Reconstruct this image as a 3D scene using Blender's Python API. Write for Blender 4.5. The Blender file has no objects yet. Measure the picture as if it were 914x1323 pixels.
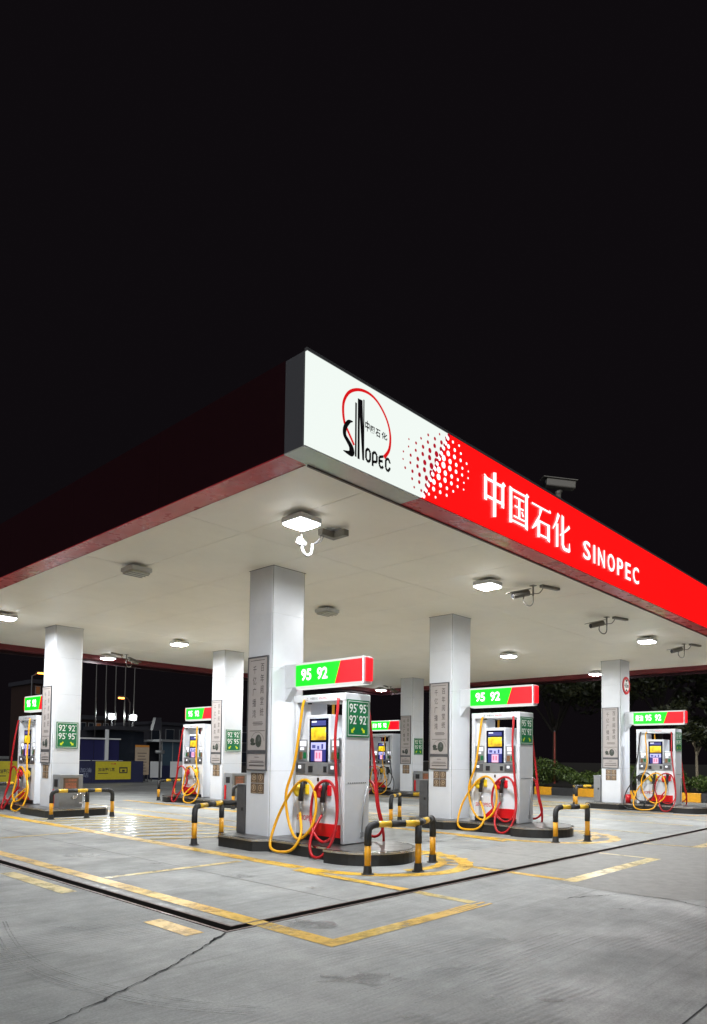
import bpy, bmesh, math, random
from mathutils import Vector, Matrix

scene = bpy.context.scene
C = scene.collection
rnd = random.Random(7)
R = math.radians

# ------------------------------------------------------------------ camera
CAM = Vector((-7.8426, -9.3472, 1.6))
cam_data = bpy.data.cameras.new('camera')
cam = bpy.data.objects.new('camera', cam_data)
C.objects.link(cam)
yaw, pit, rol = R(46.768), R(2.559), R(0.75)
F = Vector((math.sin(yaw) * math.cos(pit), math.cos(yaw) * math.cos(pit), math.sin(pit)))
R0 = Vector((math.cos(yaw), -math.sin(yaw), 0))
U0 = R0.cross(F)
Rv = R0 * math.cos(rol) + U0 * math.sin(rol)
Uv = -R0 * math.sin(rol) + U0 * math.cos(rol)
cam.matrix_world = Matrix(((Rv.x, Uv.x, -F.x, CAM.x), (Rv.y, Uv.y, -F.y, CAM.y), (Rv.z, Uv.z, -F.z, CAM.z), (0, 0, 0, 1)))
cam_data.sensor_fit = 'VERTICAL'
cam_data.sensor_height = 36
cam_data.lens = 900.556 / 1323 * 36
cam_data.shift_y = (937.745 - 661.5) / 1323
cam_data.clip_start = 0.1
cam_data.clip_end = 2000
scene.camera = cam

# ------------------------------------------------------------------ night sky, faint glow of the town
world = bpy.data.worlds.new('World')
scene.world = world
world.use_nodes = True
bg = world.node_tree.nodes['Background']
bg.inputs[0].default_value = (0.78, 0.60, 0.78, 1)
bg.inputs[1].default_value = 0.0032

sun_d = bpy.data.lights.new('sun', 'SUN')      # dim light of the surrounding town / moon
sun_d.energy = 0.84
sun_d.angle = R(75)
sun_d.color = (0.96, 0.98, 1.0)
sun = bpy.data.objects.new('sun', sun_d)
C.objects.link(sun)
sun.rotation_euler = Vector((0.66, 0.50, -0.56)).to_track_quat('-Z', 'Y').to_euler()

scene.view_settings.view_transform = 'Standard'
scene.view_settings.look = 'None'
scene.view_settings.exposure = 0.85
scene.view_settings.gamma = 1.0
scene.render.engine = 'CYCLES'
scene.cycles.use_denoising = True
scene.cycles.max_bounces = 7
scene.cycles.diffuse_bounces = 5
scene.cycles.glossy_bounces = 4
scene.cycles.sample_clamp_indirect = 6.0
scene.cycles.caustics_reflective = False
scene.cycles.caustics_refractive = False

# ------------------------------------------------------------------ materials
MATS = {}


def pmat(name, col, rough=0.5, metal=0.0, var=0.0, scale=8.0, bump=0.0, bscale=60.0, emit=None, estr=0.0,
         spec=0.5, coat=0.0, stretch=(1, 1, 1), rvar=0.0, dirt=0.0, dirtcol=(0.12, 0.11, 0.10)):
    """Principled material, colour and roughness broken up with noise."""
    if name in MATS:
        return MATS[name]
    m = bpy.data.materials.new(name)
    m.use_nodes = True
    nt = m.node_tree
    N, L = nt.nodes, nt.links
    b = N['Principled BSDF']
    b.inputs['Base Color'].default_value = (*col, 1)
    b.inputs['Roughness'].default_value = rough
    b.inputs['Metallic'].default_value = metal
    b.inputs['Specular IOR Level'].default_value = spec
    b.inputs['Coat Weight'].default_value = coat
    b.inputs['Coat Roughness'].default_value = 0.1
    if emit:
        b.inputs['Emission Color'].default_value = (*emit, 1)
        b.inputs['Emission Strength'].default_value = estr
    if var or bump or rvar or dirt:
        geo = N.new('ShaderNodeNewGeometry')
        mp = N.new('ShaderNodeMapping')
        mp.inputs['Scale'].default_value = stretch
        L.new(geo.outputs['Position'], mp.inputs['Vector'])
    src = None
    if var:
        n = N.new('ShaderNodeTexNoise')
        n.inputs['Scale'].default_value = scale
        n.inputs['Detail'].default_value = 6
        n.inputs['Roughness'].default_value = 0.65
        L.new(mp.outputs[0], n.inputs['Vector'])
        r = N.new('ShaderNodeValToRGB')
        r.color_ramp.elements[0].position = 0.3
        r.color_ramp.elements[1].position = 0.7
        r.color_ramp.elements[0].color = (*[c * (1 - var) for c in col], 1)
        r.color_ramp.elements[1].color = (*[min(1, c * (1 + var)) for c in col], 1)
        L.new(n.outputs['Fac'], r.inputs[0])
        src = r.outputs[0]
    if dirt:
        n2 = N.new('ShaderNodeTexNoise')
        n2.inputs['Scale'].default_value = 2.3
        n2.inputs['Detail'].default_value = 9
        n2.inputs['Roughness'].default_value = 0.75
        L.new(mp.outputs[0], n2.inputs['Vector'])
        r2 = N.new('ShaderNodeMapRange')
        r2.inputs['From Min'].default_value = 0.52
        r2.inputs['From Max'].default_value = 0.85
        r2.inputs['To Max'].default_value = dirt
        L.new(n2.outputs['Fac'], r2.inputs['Value'])
        mx = N.new('ShaderNodeMix')
        mx.data_type = 'RGBA'
        mx.inputs['A'].default_value = (*col, 1)
        mx.inputs['B'].default_value = (*dirtcol, 1)
        if src:
            L.new(src, mx.inputs['A'])
        L.new(r2.outputs[0], mx.inputs['Factor'])
        src = mx.outputs['Result']
    if src:
        L.new(src, b.inputs['Base Color'])
    if rvar:
        n3 = N.new('ShaderNodeTexNoise')
        n3.inputs['Scale'].default_value = 5
        n3.inputs['Detail'].default_value = 5
        L.new(mp.outputs[0], n3.inputs['Vector'])
        r3 = N.new('ShaderNodeMapRange')
        r3.inputs['From Min'].default_value = 0.3
        r3.inputs['From Max'].default_value = 0.7
        r3.inputs['To Min'].default_value = max(0.03, rough - rvar)
        r3.inputs['To Max'].default_value = min(1, rough + rvar)
        L.new(n3.outputs['Fac'], r3.inputs['Value'])
        L.new(r3.outputs[0], b.inputs['Roughness'])
    if bump:
        nb = N.new('ShaderNodeTexNoise')
        nb.inputs['Scale'].default_value = bscale
        nb.inputs['Detail'].default_value = 4
        L.new(mp.outputs[0], nb.inputs['Vector'])
        bp = N.new('ShaderNodeBump')
        bp.inputs['Strength'].default_value = bump
        bp.inputs['Distance'].default_value = 0.01
        L.new(nb.outputs['Fac'], bp.inputs['Height'])
        L.new(bp.outputs[0], b.inputs['Normal'])
    MATS[name] = m
    return m


def concrete_mat():
    m = bpy.data.materials.new('apron_concrete')
    m.use_nodes = True
    nt = m.node_tree
    N, L = nt.nodes, nt.links
    b = N['Principled BSDF']
    geo = N.new('ShaderNodeNewGeometry')

    def mapping(rot=0.0, sc=(1, 1, 1)):
        mp = N.new('ShaderNodeMapping')
        mp.inputs['Rotation'].default_value = (0, 0, rot)
        mp.inputs['Scale'].default_value = sc
        L.new(geo.outputs['Position'], mp.inputs['Vector'])
        return mp.outputs[0]

    def noise(vec, scale, detail=6, rough=0.6, dist=0.0):
        n = N.new('ShaderNodeTexNoise')
        n.inputs['Scale'].default_value = scale
        n.inputs['Detail'].default_value = detail
        n.inputs['Roughness'].default_value = rough
        n.inputs['Distortion'].default_value = dist
        L.new(vec, n.inputs['Vector'])
        return n.outputs['Fac']

    def ramp(v, a, bb, lo, hi):
        r = N.new('ShaderNodeMapRange')
        r.inputs['From Min'].default_value = a
        r.inputs['From Max'].default_value = bb
        r.inputs['To Min'].default_value = lo
        r.inputs['To Max'].default_value = hi
        L.new(v, r.inputs['Value'])
        return r.outputs[0]

    def mult(a, c):
        mm = N.new('ShaderNodeMath')
        mm.operation = 'MULTIPLY'
        for i, v in enumerate((a, c)):
            if isinstance(v, float):
                mm.inputs[i].default_value = v
            else:
                L.new(v, mm.inputs[i])
        return mm.outputs[0]
    ident = mapping()
    big = ramp(noise(ident, 0.35, 5, 0.6, 0.4), 0.3, 0.7, 0.70, 1.16)
    mid = ramp(noise(ident, 2.2, 8, 0.72), 0.28, 0.72, 0.70, 1.22)
    streak = ramp(noise(mapping(R(48), (0.5, 9, 1)), 1.6, 7, 0.7, 0.3), 0.3, 0.7, 0.86, 1.10)
    streak2 = ramp(noise(mapping(R(40), (0.35, 16, 1)), 1.1, 5, 0.65, 0.4), 0.56, 0.76, 1.0, 0.66)
    fine = ramp(noise(ident, 55, 3, 0.6), 0.3, 0.7, 0.80, 1.16)
    spots = ramp(noise(mapping(R(43), (1, 2.6, 1)), 1.25, 7, 0.7, 0.6), 0.66, 0.78, 1.0, 0.50)
    sp2 = ramp(noise(ident, 9, 5, 0.75), 0.70, 0.80, 1.0, 0.55)
    v = mult(mult(mult(big, mid), mult(streak, streak2)), mult(fine, mult(spots, sp2)))
    # broom grooves
    wv = N.new('ShaderNodeTexWave')
    wv.wave_type = 'BANDS'
    wv.bands_direction = 'Y'
    wv.inputs['Scale'].default_value = 5.5
    wv.inputs['Distortion'].default_value = 1.6
    wv.inputs['Detail'].default_value = 3
    wv.inputs['Detail Scale'].default_value = 0.7
    L.new(mapping(R(6)), wv.inputs['Vector'])
    patch = ramp(noise(ident, 0.75, 3, 0.5, 0.2), 0.5, 0.62, 0.0, 1.0)
    groove = mult(wv.outputs['Fac'], patch)
    gcol = ramp(groove, 0.0, 1.0, 1.0, 0.74)
    v = mult(v, gcol)
    col = N.new('ShaderNodeMix')
    col.data_type = 'RGBA'
    col.blend_type = 'MULTIPLY'
    col.inputs['Factor'].default_value = 1
    tint = N.new('ShaderNodeValToRGB')
    tint.color_ramp.elements[0].color = (0.262, 0.275, 0.275, 1)
    tint.color_ramp.elements[1].color = (0.298, 0.300, 0.288, 1)
    L.new(noise(ident, 0.6, 3), tint.inputs[0])
    L.new(tint.outputs[0], col.inputs['A'])
    cmb = N.new('ShaderNodeCombineColor')
    for i in range(3):
        L.new(v, cmb.inputs[i])
    L.new(cmb.outputs[0], col.inputs['B'])
    L.new(col.outputs['Result'], b.inputs['Base Color'])
    rough = ramp(noise(ident, 0.9, 6, 0.65), 0.35, 0.65, 0.42, 0.72)
    L.new(rough, b.inputs['Roughness'])
    b.inputs['Specular IOR Level'].default_value = 0.4
    add = N.new('ShaderNodeMath')
    add.operation = 'MULTIPLY_ADD'
    L.new(groove, add.inputs[0])
    add.inputs[1].default_value = 0.9
    L.new(noise(mapping(R(48), (1, 5, 1)), 22, 5, 0.7), add.inputs[2])
    bp = N.new('ShaderNodeBump')
    bp.inputs['Strength'].default_value = 0.35
    bp.inputs['Distance'].default_value = 0.012
    L.new(add.outputs[0], bp.inputs['Height'])
    L.new(bp.outputs[0], b.inputs['Normal'])
    return m


def worn_paint(name, col, col2, rough, wear_lo, wear_hi, alpha=True, sc=3.0):
    """Road paint that has flaked off in places, letting the concrete below show."""
    m = bpy.data.materials.new(name)
    m.use_nodes = True
    nt = m.node_tree
    N, L = nt.nodes, nt.links
    b = N['Principled BSDF']
    geo = N.new('ShaderNodeNewGeometry')
    n = N.new('ShaderNodeTexNoise')
    n.inputs['Scale'].default_value = sc
    n.inputs['Detail'].default_value = 10
    n.inputs['Roughness'].default_value = 0.75
    L.new(geo.outputs['Position'], n.inputs['Vector'])
    n2 = N.new('ShaderNodeTexNoise')
    n2.inputs['Scale'].default_value = 1.1
    n2.inputs['Detail'].default_value = 6
    L.new(geo.outputs['Position'], n2.inputs['Vector'])
    r = N.new('ShaderNodeValToRGB')
    r.color_ramp.elements[0].position = 0.35
    r.color_ramp.elements[1].position = 0.65
    r.color_ramp.elements[0].color = (*col, 1)
    r.color_ramp.elements[1].color = (*col2, 1)
    L.new(n2.outputs['Fac'], r.inputs[0])
    L.new(r.outputs[0], b.inputs['Base Color'])
    b.inputs['Roughness'].default_value = rough
    mr = N.new('ShaderNodeMapRange')
    mr.inputs['From Min'].default_value = wear_lo
    mr.inputs['From Max'].default_value = wear_hi
    mr.inputs['To Min'].default_value = 1.0
    mr.inputs['To Max'].default_value = 0.0
    L.new(n.outputs['Fac'], mr.inputs['Value'])
    L.new(mr.outputs[0], b.inputs['Alpha'])
    return m


def emis(name, col, s):
    return pmat(name, (0.02, 0.02, 0.02), 0.3, emit=col, estr=s)


M_CONC = concrete_mat()
M_YEL = worn_paint('yellow_line_paint', (0.60, 0.33, 0.010), (0.62, 0.40, 0.035), 0.38, 0.47, 0.74)
M_CREAM = worn_paint('faded_yellow_paint', (0.60, 0.40, 0.07), (0.62, 0.50, 0.20), 0.30, 0.45, 0.70)
M_HATCH = worn_paint('wet_hatch_paint', (0.64, 0.46, 0.10), (0.66, 0.58, 0.30), 0.2, 0.46, 0.70)
M_WHITE = pmat('white_painted_panel', (0.69, 0.715, 0.755), 0.34, var=0.03, scale=3, rvar=0.06, dirt=0.10, dirtcol=(0.35, 0.34, 0.33))
M_CEIL = pmat('ceiling_panel_white', (0.95, 0.91, 0.815), 0.5, var=0.03, scale=0.8, dirt=0.10, dirtcol=(0.45, 0.42, 0.36))
M_GAP = pmat('dark_joint', (0.12, 0.12, 0.115), 0.8)
M_BLACK = pmat('black_plastic', (0.018, 0.018, 0.02), 0.4, var=0.2, rvar=0.1)
M_RUB = pmat('black_rubber', (0.022, 0.022, 0.023), 0.6, var=0.25)
M_GREY = pmat('grey_metal', (0.30, 0.31, 0.32), 0.38, 0.4, var=0.08, rvar=0.08)
M_DGREY = pmat('dark_grey_metal', (0.11, 0.11, 0.115), 0.45, 0.3, var=0.15, rvar=0.1)
M_LGREY = pmat('light_grey_panel', (0.66, 0.68, 0.71), 0.35, 0.05, var=0.03, rvar=0.06, dirt=0.1)
M_STEEL = pmat('stainless_steel', (0.55, 0.53, 0.50), 0.22, 1.0, var=0.08, rvar=0.08, bump=0.08, bscale=25)
M_PLATE = pmat('steel_floor_plate', (0.26, 0.255, 0.25), 0.38, 1.0, var=0.2, scale=14, rvar=0.1, bump=0.06, bscale=40, dirt=0.5)
M_YPIPE = pmat('yellow_pipe_paint', (0.72, 0.33, 0.012), 0.35, var=0.12, scale=12, dirt=0.35, dirtcol=(0.10, 0.06, 0.02))
M_YPIPE2 = pmat('yellow_wrap_film', (0.72, 0.44, 0.03), 0.28, var=0.12, scale=12, dirt=0.3, dirtcol=(0.10, 0.06, 0.02))
M_RED = pmat('red_paint', (0.62, 0.006, 0.010), 0.3, var=0.06)
M_TRIMRED = pmat('dark_red_trim', (0.60, 0.05, 0.06), 0.3, 0.0, var=0.1, scale=1.0, spec=0.3, coat=0.12, rvar=0.1, bump=0.05, bscale=1.5)
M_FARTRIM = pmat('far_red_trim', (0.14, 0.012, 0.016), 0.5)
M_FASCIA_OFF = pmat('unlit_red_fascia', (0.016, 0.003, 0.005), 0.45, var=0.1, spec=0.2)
M_TRIMGREY = pmat('grey_white_trim', (0.50, 0.51, 0.47), 0.3, 0.1, var=0.05, dirt=0.3)
M_HOSEY = pmat('yellow_hose_rubber', (0.78, 0.38, 0.003), 0.38, var=0.1)
M_HOSER = pmat('red_hose_rubber', (0.40, 0.002, 0.006), 0.42, var=0.1)
M_HOSEB = pmat('black_hose_rubber', (0.02, 0.02, 0.022), 0.4)
M_NOZY = pmat('yellow_nozzle_cover', (0.85, 0.60, 0.02), 0.35)
M_NOZR = pmat('red_nozzle_cover', (0.70, 0.01, 0.02), 0.35)
M_POSTER = pmat('poster_print', (0.40, 0.365, 0.35), 0.4, var=0.06, scale=5)
M_PRINT = pmat('dark_print', (0.035, 0.03, 0.03), 0.6)
M_STICK = pmat('brown_sticker', (0.13, 0.085, 0.05), 0.45, var=0.1)
M_STICKP = pmat('pale_sticker_print', (0.50, 0.38, 0.26), 0.5)
M_GREEN = pmat('green_sign', (0.006, 0.16, 0.055), 0.35, var=0.05)
M_SIGNW = pmat('white_sign_print', (0.82, 0.84, 0.80), 0.4)
M_SIGNY = pmat('yellow_green_arrow_print', (0.62, 0.72, 0.02), 0.4)
M_NOZMET = pmat('nozzle_metal', (0.5, 0.5, 0.5), 0.3, 1.0)
M_REDPRINT = pmat('red_print', (0.55, 0.02, 0.03), 0.5)
E_LAMP = emis('lamp_diffuser_lit', (0.965, 0.985, 1.0), 500.0)
E_BEZEL = emis('lamp_rim_glow', (0.98, 0.99, 1.0), 7.0)
M_CWHITE = pmat('white_conduit', (0.16, 0.16, 0.155), 0.35)
M_LAMPOFF = pmat('lamp_diffuser_unlit', (0.55, 0.54, 0.48), 0.35)
M_LAMPH = pmat('lamp_housing_grey', (0.60, 0.61, 0.61), 0.45, 0.2)
E_FW = emis('lit_white_fascia', (0.93, 1.0, 0.95), 0.528)
E_FR = emis('lit_red_fascia', (1.0, 0.0012, 0.0012), 0.775)
E_FL = emis('lit_white_letter', (1.0, 0.97, 0.97), 0.918)
E_DOTR = emis('lit_dark_red_dot', (0.55, 0.0, 0.02), 0.459)
E_SG = emis('lit_green_box', (0.0, 1.0, 0.012), 0.717)
E_SR = emis('lit_red_box', (1.0, 0.001, 0.012), 0.689)
E_SW = emis('lit_white_box', (1.0, 1.0, 0.97), 1.263)
E_SRIM = emis('lit_pale_rim', (0.9, 0.92, 0.88), 0.517)
M_LOGOB = pmat('black_logo_film', (0.012, 0.010, 0.012), 0.4)
E_LOGOR = emis('lit_logo_red', (0.75, 0.003, 0.006), 0.517)
M_GLASS = pmat('dark_screen_glass', (0.006, 0.008, 0.03), 0.12)
E_SCB = emis('screen_blue', (0.022, 0.024, 0.20), 0.700)
E_SCL = emis('screen_lavender', (0.55, 0.55, 0.95), 0.700)
E_SCP = emis('screen_pink', (1.0, 0.55, 0.75), 0.700)
E_SCW = emis('screen_white', (0.9, 0.93, 1.0), 0.875)
E_SCRD = emis('screen_rose', (0.85, 0.18, 0.32), 0.7)
E_SCHD = emis('screen_header', (0.06, 0.07, 0.28), 0.700)


def flower_mat():
    m = bpy.data.materials.new('screen_flower_picture')
    m.use_nodes = True
    N, L = m.node_tree.nodes, m.node_tree.links
    b = N['Principled BSDF']
    b.inputs['Base Color'].default_value = (0.02, 0.02, 0.02, 1)
    tc = N.new('ShaderNodeTexCoord')
    n = N.new('ShaderNodeTexNoise')
    n.inputs['Scale'].default_value = 7.5
    n.inputs['Detail'].default_value = 5
    L.new(tc.outputs['Object'], n.inputs['Vector'])
    sep = N.new('ShaderNodeSeparateXYZ')
    L.new(tc.outputs['Object'], sep.inputs[0])
    a = N.new('ShaderNodeMapRange')
    a.inputs['From Min'].default_value = 1.72
    a.inputs['From Max'].default_value = 1.95
    a.inputs['To Min'].default_value = -0.12
    a.inputs['To Max'].default_value = 0.38
    L.new(sep.outputs['Z'], a.inputs['Value'])
    ad = N.new('ShaderNodeMath')
    L.new(a.outputs[0], ad.inputs[0])
    L.new(n.outputs['Fac'], ad.inputs[1])
    r = N.new('ShaderNodeValToRGB')
    e = r.color_ramp.elements
    e[0].position, e[0].color = 0.30, (0.55, 0.30, 0.0, 1)
    e[1].position, e[1].color = 0.84, (0.12, 0.50, 0.72, 1)
    for p, c in ((0.42, (0.95, 0.62, 0.0, 1)), (0.58, (1.0, 0.78, 0.01, 1)), (0.72, (0.95, 0.72, 0.05, 1)), (0.76, (0.35, 0.72, 0.70, 1))):
        k = e.new(p)
        k.color = c
    L.new(ad.outputs[0], r.inputs[0])
    L.new(r.outputs[0], b.inputs['Emission Color'])
    b.inputs['Emission Strength'].default_value = 0.7
    return m


E_SCF = flower_mat()

# ------------------------------------------------------------------ mesh helpers


def tag(o, label, cat, group=None, kind=None):
    o['label'] = label
    o['category'] = cat
    if group:
        o['group'] = group
    if kind:
        o['kind'] = kind
    return o


def empty(name, loc=(0, 0, 0), rz=0.0):
    o = bpy.data.objects.new(name, None)
    o.empty_display_size = 0.2
    C.objects.link(o)
    o.location = loc
    o.rotation_euler = (0, 0, rz)
    return o


def link(name, me, parent=None, loc=(0, 0, 0)):
    o = bpy.data.objects.new(name, me)
    C.objects.link(o)
    o.location = loc
    if parent:
        o.parent = parent
    return o


class MB:
    def __init__(s):
        s.v, s.f = [], []

    def box(s, x0, x1, y0, y1, z0, z1):
        if x1 < x0:
            x0, x1 = x1, x0
        if y1 < y0:
            y0, y1 = y1, y0
        if z1 < z0:
            z0, z1 = z1, z0
        n = len(s.v)
        s.v += [(x0, y0, z0), (x1, y0, z0), (x1, y1, z0), (x0, y1, z0), (x0, y0, z1), (x1, y0, z1), (x1, y1, z1), (x0, y1, z1)]
        s.f += [tuple(n + i for i in q) for q in ((0, 3, 2, 1), (4, 5, 6, 7), (0, 1, 5, 4), (1, 2, 6, 5), (2, 3, 7, 6), (3, 0, 4, 7))]
        return s

    def prism(s, pts, z0, z1):
        """pts: list of (x, y) ccw."""
        n, k = len(s.v), len(pts)
        s.v += [(x, y, z0) for x, y in pts] + [(x, y, z1) for x, y in pts]
        s.f += [tuple(n + i for i in range(k - 1, -1, -1)), tuple(n + k + i for i in range(k))]
        s.f += [(n + i, n + (i + 1) % k, n + k + (i + 1) % k, n + k + i) for i in range(k)]
        return s

    def prism_axis(s, pts, a0, a1, axis):
        """extruded outline: axis 'x': pts are (y, z); axis 'y': pts are (x, z)"""
        n, k = len(s.v), len(pts)
        if axis == 'x':
            s.v += [(a0, p, q) for p, q in pts] + [(a1, p, q) for p, q in pts]
        else:
            s.v += [(p, a0, q) for p, q in pts] + [(p, a1, q) for p, q in pts]
        s.f += [tuple(n + i for i in range(k - 1, -1, -1)), tuple(n + k + i for i in range(k))]
        s.f += [(n + i, n + (i + 1) % k, n + k + (i + 1) % k, n + k + i) for i in range(k)]
        return s

    def quad(s, a, b, c, d):
        n = len(s.v)
        s.v += [a, b, c, d]
        s.f.append((n, n + 1, n + 2, n + 3))
        return s

    def poly(s, pts):
        n = len(s.v)
        s.v += pts
        s.f.append(tuple(range(n, n + len(pts))))
        return s

    def tube(s, pts, r, seg=8, cap=True):
        pts = [Vector(p) for p in pts]
        rs = r if isinstance(r, (list, tuple)) else [r] * len(pts)
        up = Vector((0.13, 0.29, 0.95)).normalized()
        base = len(s.v)
        prev = None
        for i, p in enumerate(pts):
            t = (pts[min(i + 1, len(pts) - 1)] - pts[max(i - 1, 0)]).normalized()
            if prev is None:
                a = up if abs(t.dot(up)) < 0.95 else Vector((1, 0, 0))
                u = (a - t * a.dot(t)).normalized()
            else:
                u = (prev - t * prev.dot(t)).normalized()
            prev = u
            w = t.cross(u)
            for k in range(seg):
                an = 2 * math.pi * k / seg
                q = p + (u * math.cos(an) + w * math.sin(an)) * rs[i]
                s.v.append(tuple(q))
        for i in range(len(pts) - 1):
            for k in range(seg):
                a, b = base + i * seg + k, base + i * seg + (k + 1) % seg
                s.f.append((a, b, b + seg, a + seg))
        if cap:
            s.f.append(tuple(base + k for k in range(seg - 1, -1, -1)))
            e = base + (len(pts) - 1) * seg
            s.f.append(tuple(e + k for k in range(seg)))
        return s

    def disc(s, c, r, normal, seg=12, r2=None):
        """flat disc in plane of normal axis 'x','y','z'"""
        pts = []
        for k in range(seg):
            a = 2 * math.pi * k / seg
            p, q = math.cos(a) * r, math.sin(a) * (r2 or r)
            pts.append({'x': (c[0], c[1] + p, c[2] + q), 'y': (c[0] + p, c[1], c[2] + q), 'z': (c[0] + p, c[1] + q, c[2])}[normal])
        return s.poly(pts)

    def mesh(s, name, mat, bevel=0.0, seg=2, smooth=False):
        me = bpy.data.meshes.new(name)
        me.from_pydata(s.v, [], s.f)
        if bevel:
            bm = bmesh.new()
            bm.from_mesh(me)
            bmesh.ops.bevel(bm, geom=bm.edges[:], offset=bevel, segments=seg, affect='EDGES', profile=0.5, clamp_overlap=True)
            bm.to_mesh(me)
            bm.free()
        me.materials.append(mat)
        if smooth:
            me.polygons.foreach_set('use_smooth', [True] * len(me.polygons))
        me.update()
        return me

    def build(s, name, mat, parent=None, bevel=0.0, seg=2, smooth=False, loc=(0, 0, 0)):
        return link(name, s.mesh(name, mat, bevel, seg, smooth), parent, loc)


def smooth_path(pts, n=6):
    """Catmull-Rom through pts"""
    P = [Vector(p) for p in pts]
    out = []
    for i in range(len(P) - 1):
        p0, p1, p2, p3 = P[max(i - 1, 0)], P[i], P[i + 1], P[min(i + 2, len(P) - 1)]
        for k in range(n):
            t = k / n
            out.append(0.5 * ((2 * p1) + (p2 - p0) * t + (2 * p0 - 5 * p1 + 4 * p2 - p3) * t * t + (3 * p1 - p0 - 3 * p2 + p3) * t ** 3))
    out.append(P[-1])
    return out


TXT = {}


def text_mesh(body, w, h, mat, offset=0.0, line=1.0, extrude=0.002):
    """lettering as a mesh, fitted to the box (0,0)-(w,h), lying in XY"""
    key = (body, round(w, 4), round(h, 4), mat.name, offset, line)
    if key in TXT:
        return TXT[key]
    cu = bpy.data.curves.new('lettering', 'FONT')
    cu.body = body
    cu.offset = offset
    cu.space_line = line
    cu.align_x = 'CENTER'
    cu.resolution_u = 3
    o = bpy.data.objects.new('lettering', cu)
    C.objects.link(o)
    dg = bpy.context.evaluated_depsgraph_get()
    dg.update()
    me = bpy.data.meshes.new_from_object(o.evaluated_get(dg))
    bpy.data.objects.remove(o)
    xs = [v.co.x for v in me.vertices]
    ys = [v.co.y for v in me.vertices]
    if not xs:
        xs, ys = [0, 1], [0, 1]
    x0, x1, y0, y1 = min(xs), max(xs), min(ys), max(ys)
    for v in me.vertices:
        v.co.x = (v.co.x - x0) / max(1e-6, x1 - x0) * w
        v.co.y = (v.co.y - y0) / max(1e-6, y1 - y0) * h
        v.co.z = 0
    me.materials.clear()
    me.materials.append(mat)
    TXT[key] = me
    return me


def put_text(name, body, w, h, mat, parent, origin, right, up, offset=0.0, line=1.0):
    me = text_mesh(body, w, h, mat, offset, line)
    o = bpy.data.objects.new(name, me)
    C.objects.link(o)
    r, u = Vector(right), Vector(up)
    n = r.cross(u)
    o.matrix_local = Matrix(((r.x, u.x, n.x, origin[0]), (r.y, u.y, n.y, origin[1]), (r.z, u.z, n.z, origin[2]), (0, 0, 0, 1)))
    if parent:
        o.parent = parent
    return o


def copy_tree(o, parent=None):
    c = o.copy()
    C.objects.link(c)
    if parent:
        c.parent = parent
    for ch in list(o.children):
        copy_tree(ch, c)
    return c


# text directions on the faces that look to -X and +X, -Y
NX = ((0, -1, 0), (0, 0, 1))
PX = ((0, 1, 0), (0, 0, 1))
NY = ((1, 0, 0), (0, 0, 1))

# ------------------------------------------------------------------ ground
SX0, SX1 = -3.935, -3.815     # drain slot along Y
SY0, SY1 = -4.135, -4.025     # drain slot along X
g = MB()
g.quad((-300, -300, 0), (SX0, -300, 0), (SX0, 300, 0), (-300, 300, 0))
g.quad((SX0, -300, 0), (300, -300, 0), (300, SY0, 0), (SX0, SY0, 0))
g.quad((SX1, SY1, 0), (300, SY1, 0), (300, 300, 0), (SX1, 300, 0))
gr = g.build('ground', M_CONC)
gr['kind'] = 'structure'

M_SLOT = pmat('drain_dirt', (0.015, 0.012, 0.010), 0.9)
M_RUST = pmat('rusty_drain_edge', (0.11, 0.075, 0.065), 0.5, 0.5, var=0.4, scale=20, rvar=0.15)
M_STRIP = pmat('drain_grating_steel', (0.17, 0.17, 0.17), 0.45, 0.5, var=0.3, scale=9, rvar=0.1)
d = MB()
D = 0.11
d.quad((SX0, SY0, -D), (SX1, SY0, -D), (SX1, 300, -D), (SX0, 300, -D))
d.quad((SX1, SY0, -D), (300, SY0, -D), (300, SY1, -D), (SX1, SY1, -D))
d.quad((SX0, SY0, -D), (SX0, 300, -D), (SX0, 300, 0), (SX0, SY0, 0))
d.quad((SX1, SY1, -D), (SX1, 300, -D), (SX1, 300, 0), (SX1, SY1, 0))
d.quad((SX0, SY0, -D), (300, SY0, -D), (300, SY0, 0), (SX0, SY0, 0))
d.quad((SX1, SY1, -D), (300, SY1, -D), (300, SY1, 0), (SX1, SY1, 0))
dr = d.build('drain_channel', M_SLOT)
dr['kind'] = 'structure'
for a in ((SX0 - 0.035, SX0, SY0 - 0.03, 60, 0.0, 0.006), (SX1, SX1 + 0.03, SY1, 60, 0.0, 0.006), (SX0, 60, SY0 - 0.03, SY0, 0.0, 0.006), (SX1 + 0.03, 60, SY1, SY1 + 0.025, 0.0, 0.006)):
    MB().box(*a).build('steel_edge', M_RUST, dr)
MB().box(SX1 + 0.03, SX1 + 0.11, SY1 + 0.025, 60, -0.01, 0.004).build('cover_strip', M_STRIP, dr)


def stroke(pts, w0, w1=None, z=0.004, jag=0.0):
    """flat strip along pts"""
    m = MB()
    P = [Vector((x, y, 0)) for x, y in pts]
    L, Rr = [], []
    for i, p in enumerate(P):
        t = (P[min(i + 1, len(P) - 1)] - P[max(i - 1, 0)]).normalized()
        n = Vector((-t.y, t.x, 0))
        w = w0 if w1 is None else w0 + (w1 - w0) * i / (len(P) - 1)
        w *= 0.5 * (1 + rnd.uniform(-jag, jag))
        L.append((p.x + n.x * w, p.y + n.y * w, z))
        Rr.append((p.x - n.x * w, p.y - n.y * w, z))
    for i in range(len(P) - 1):
        m.quad(Rr[i], Rr[i + 1], L[i + 1], L[i])
    return m


def marking(name, pts, w, mat, z=0.004, w1=None):
    o = stroke(pts, w, w1, z).build(name, mat)
    o['kind'] = 'structure'
    return o


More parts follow.
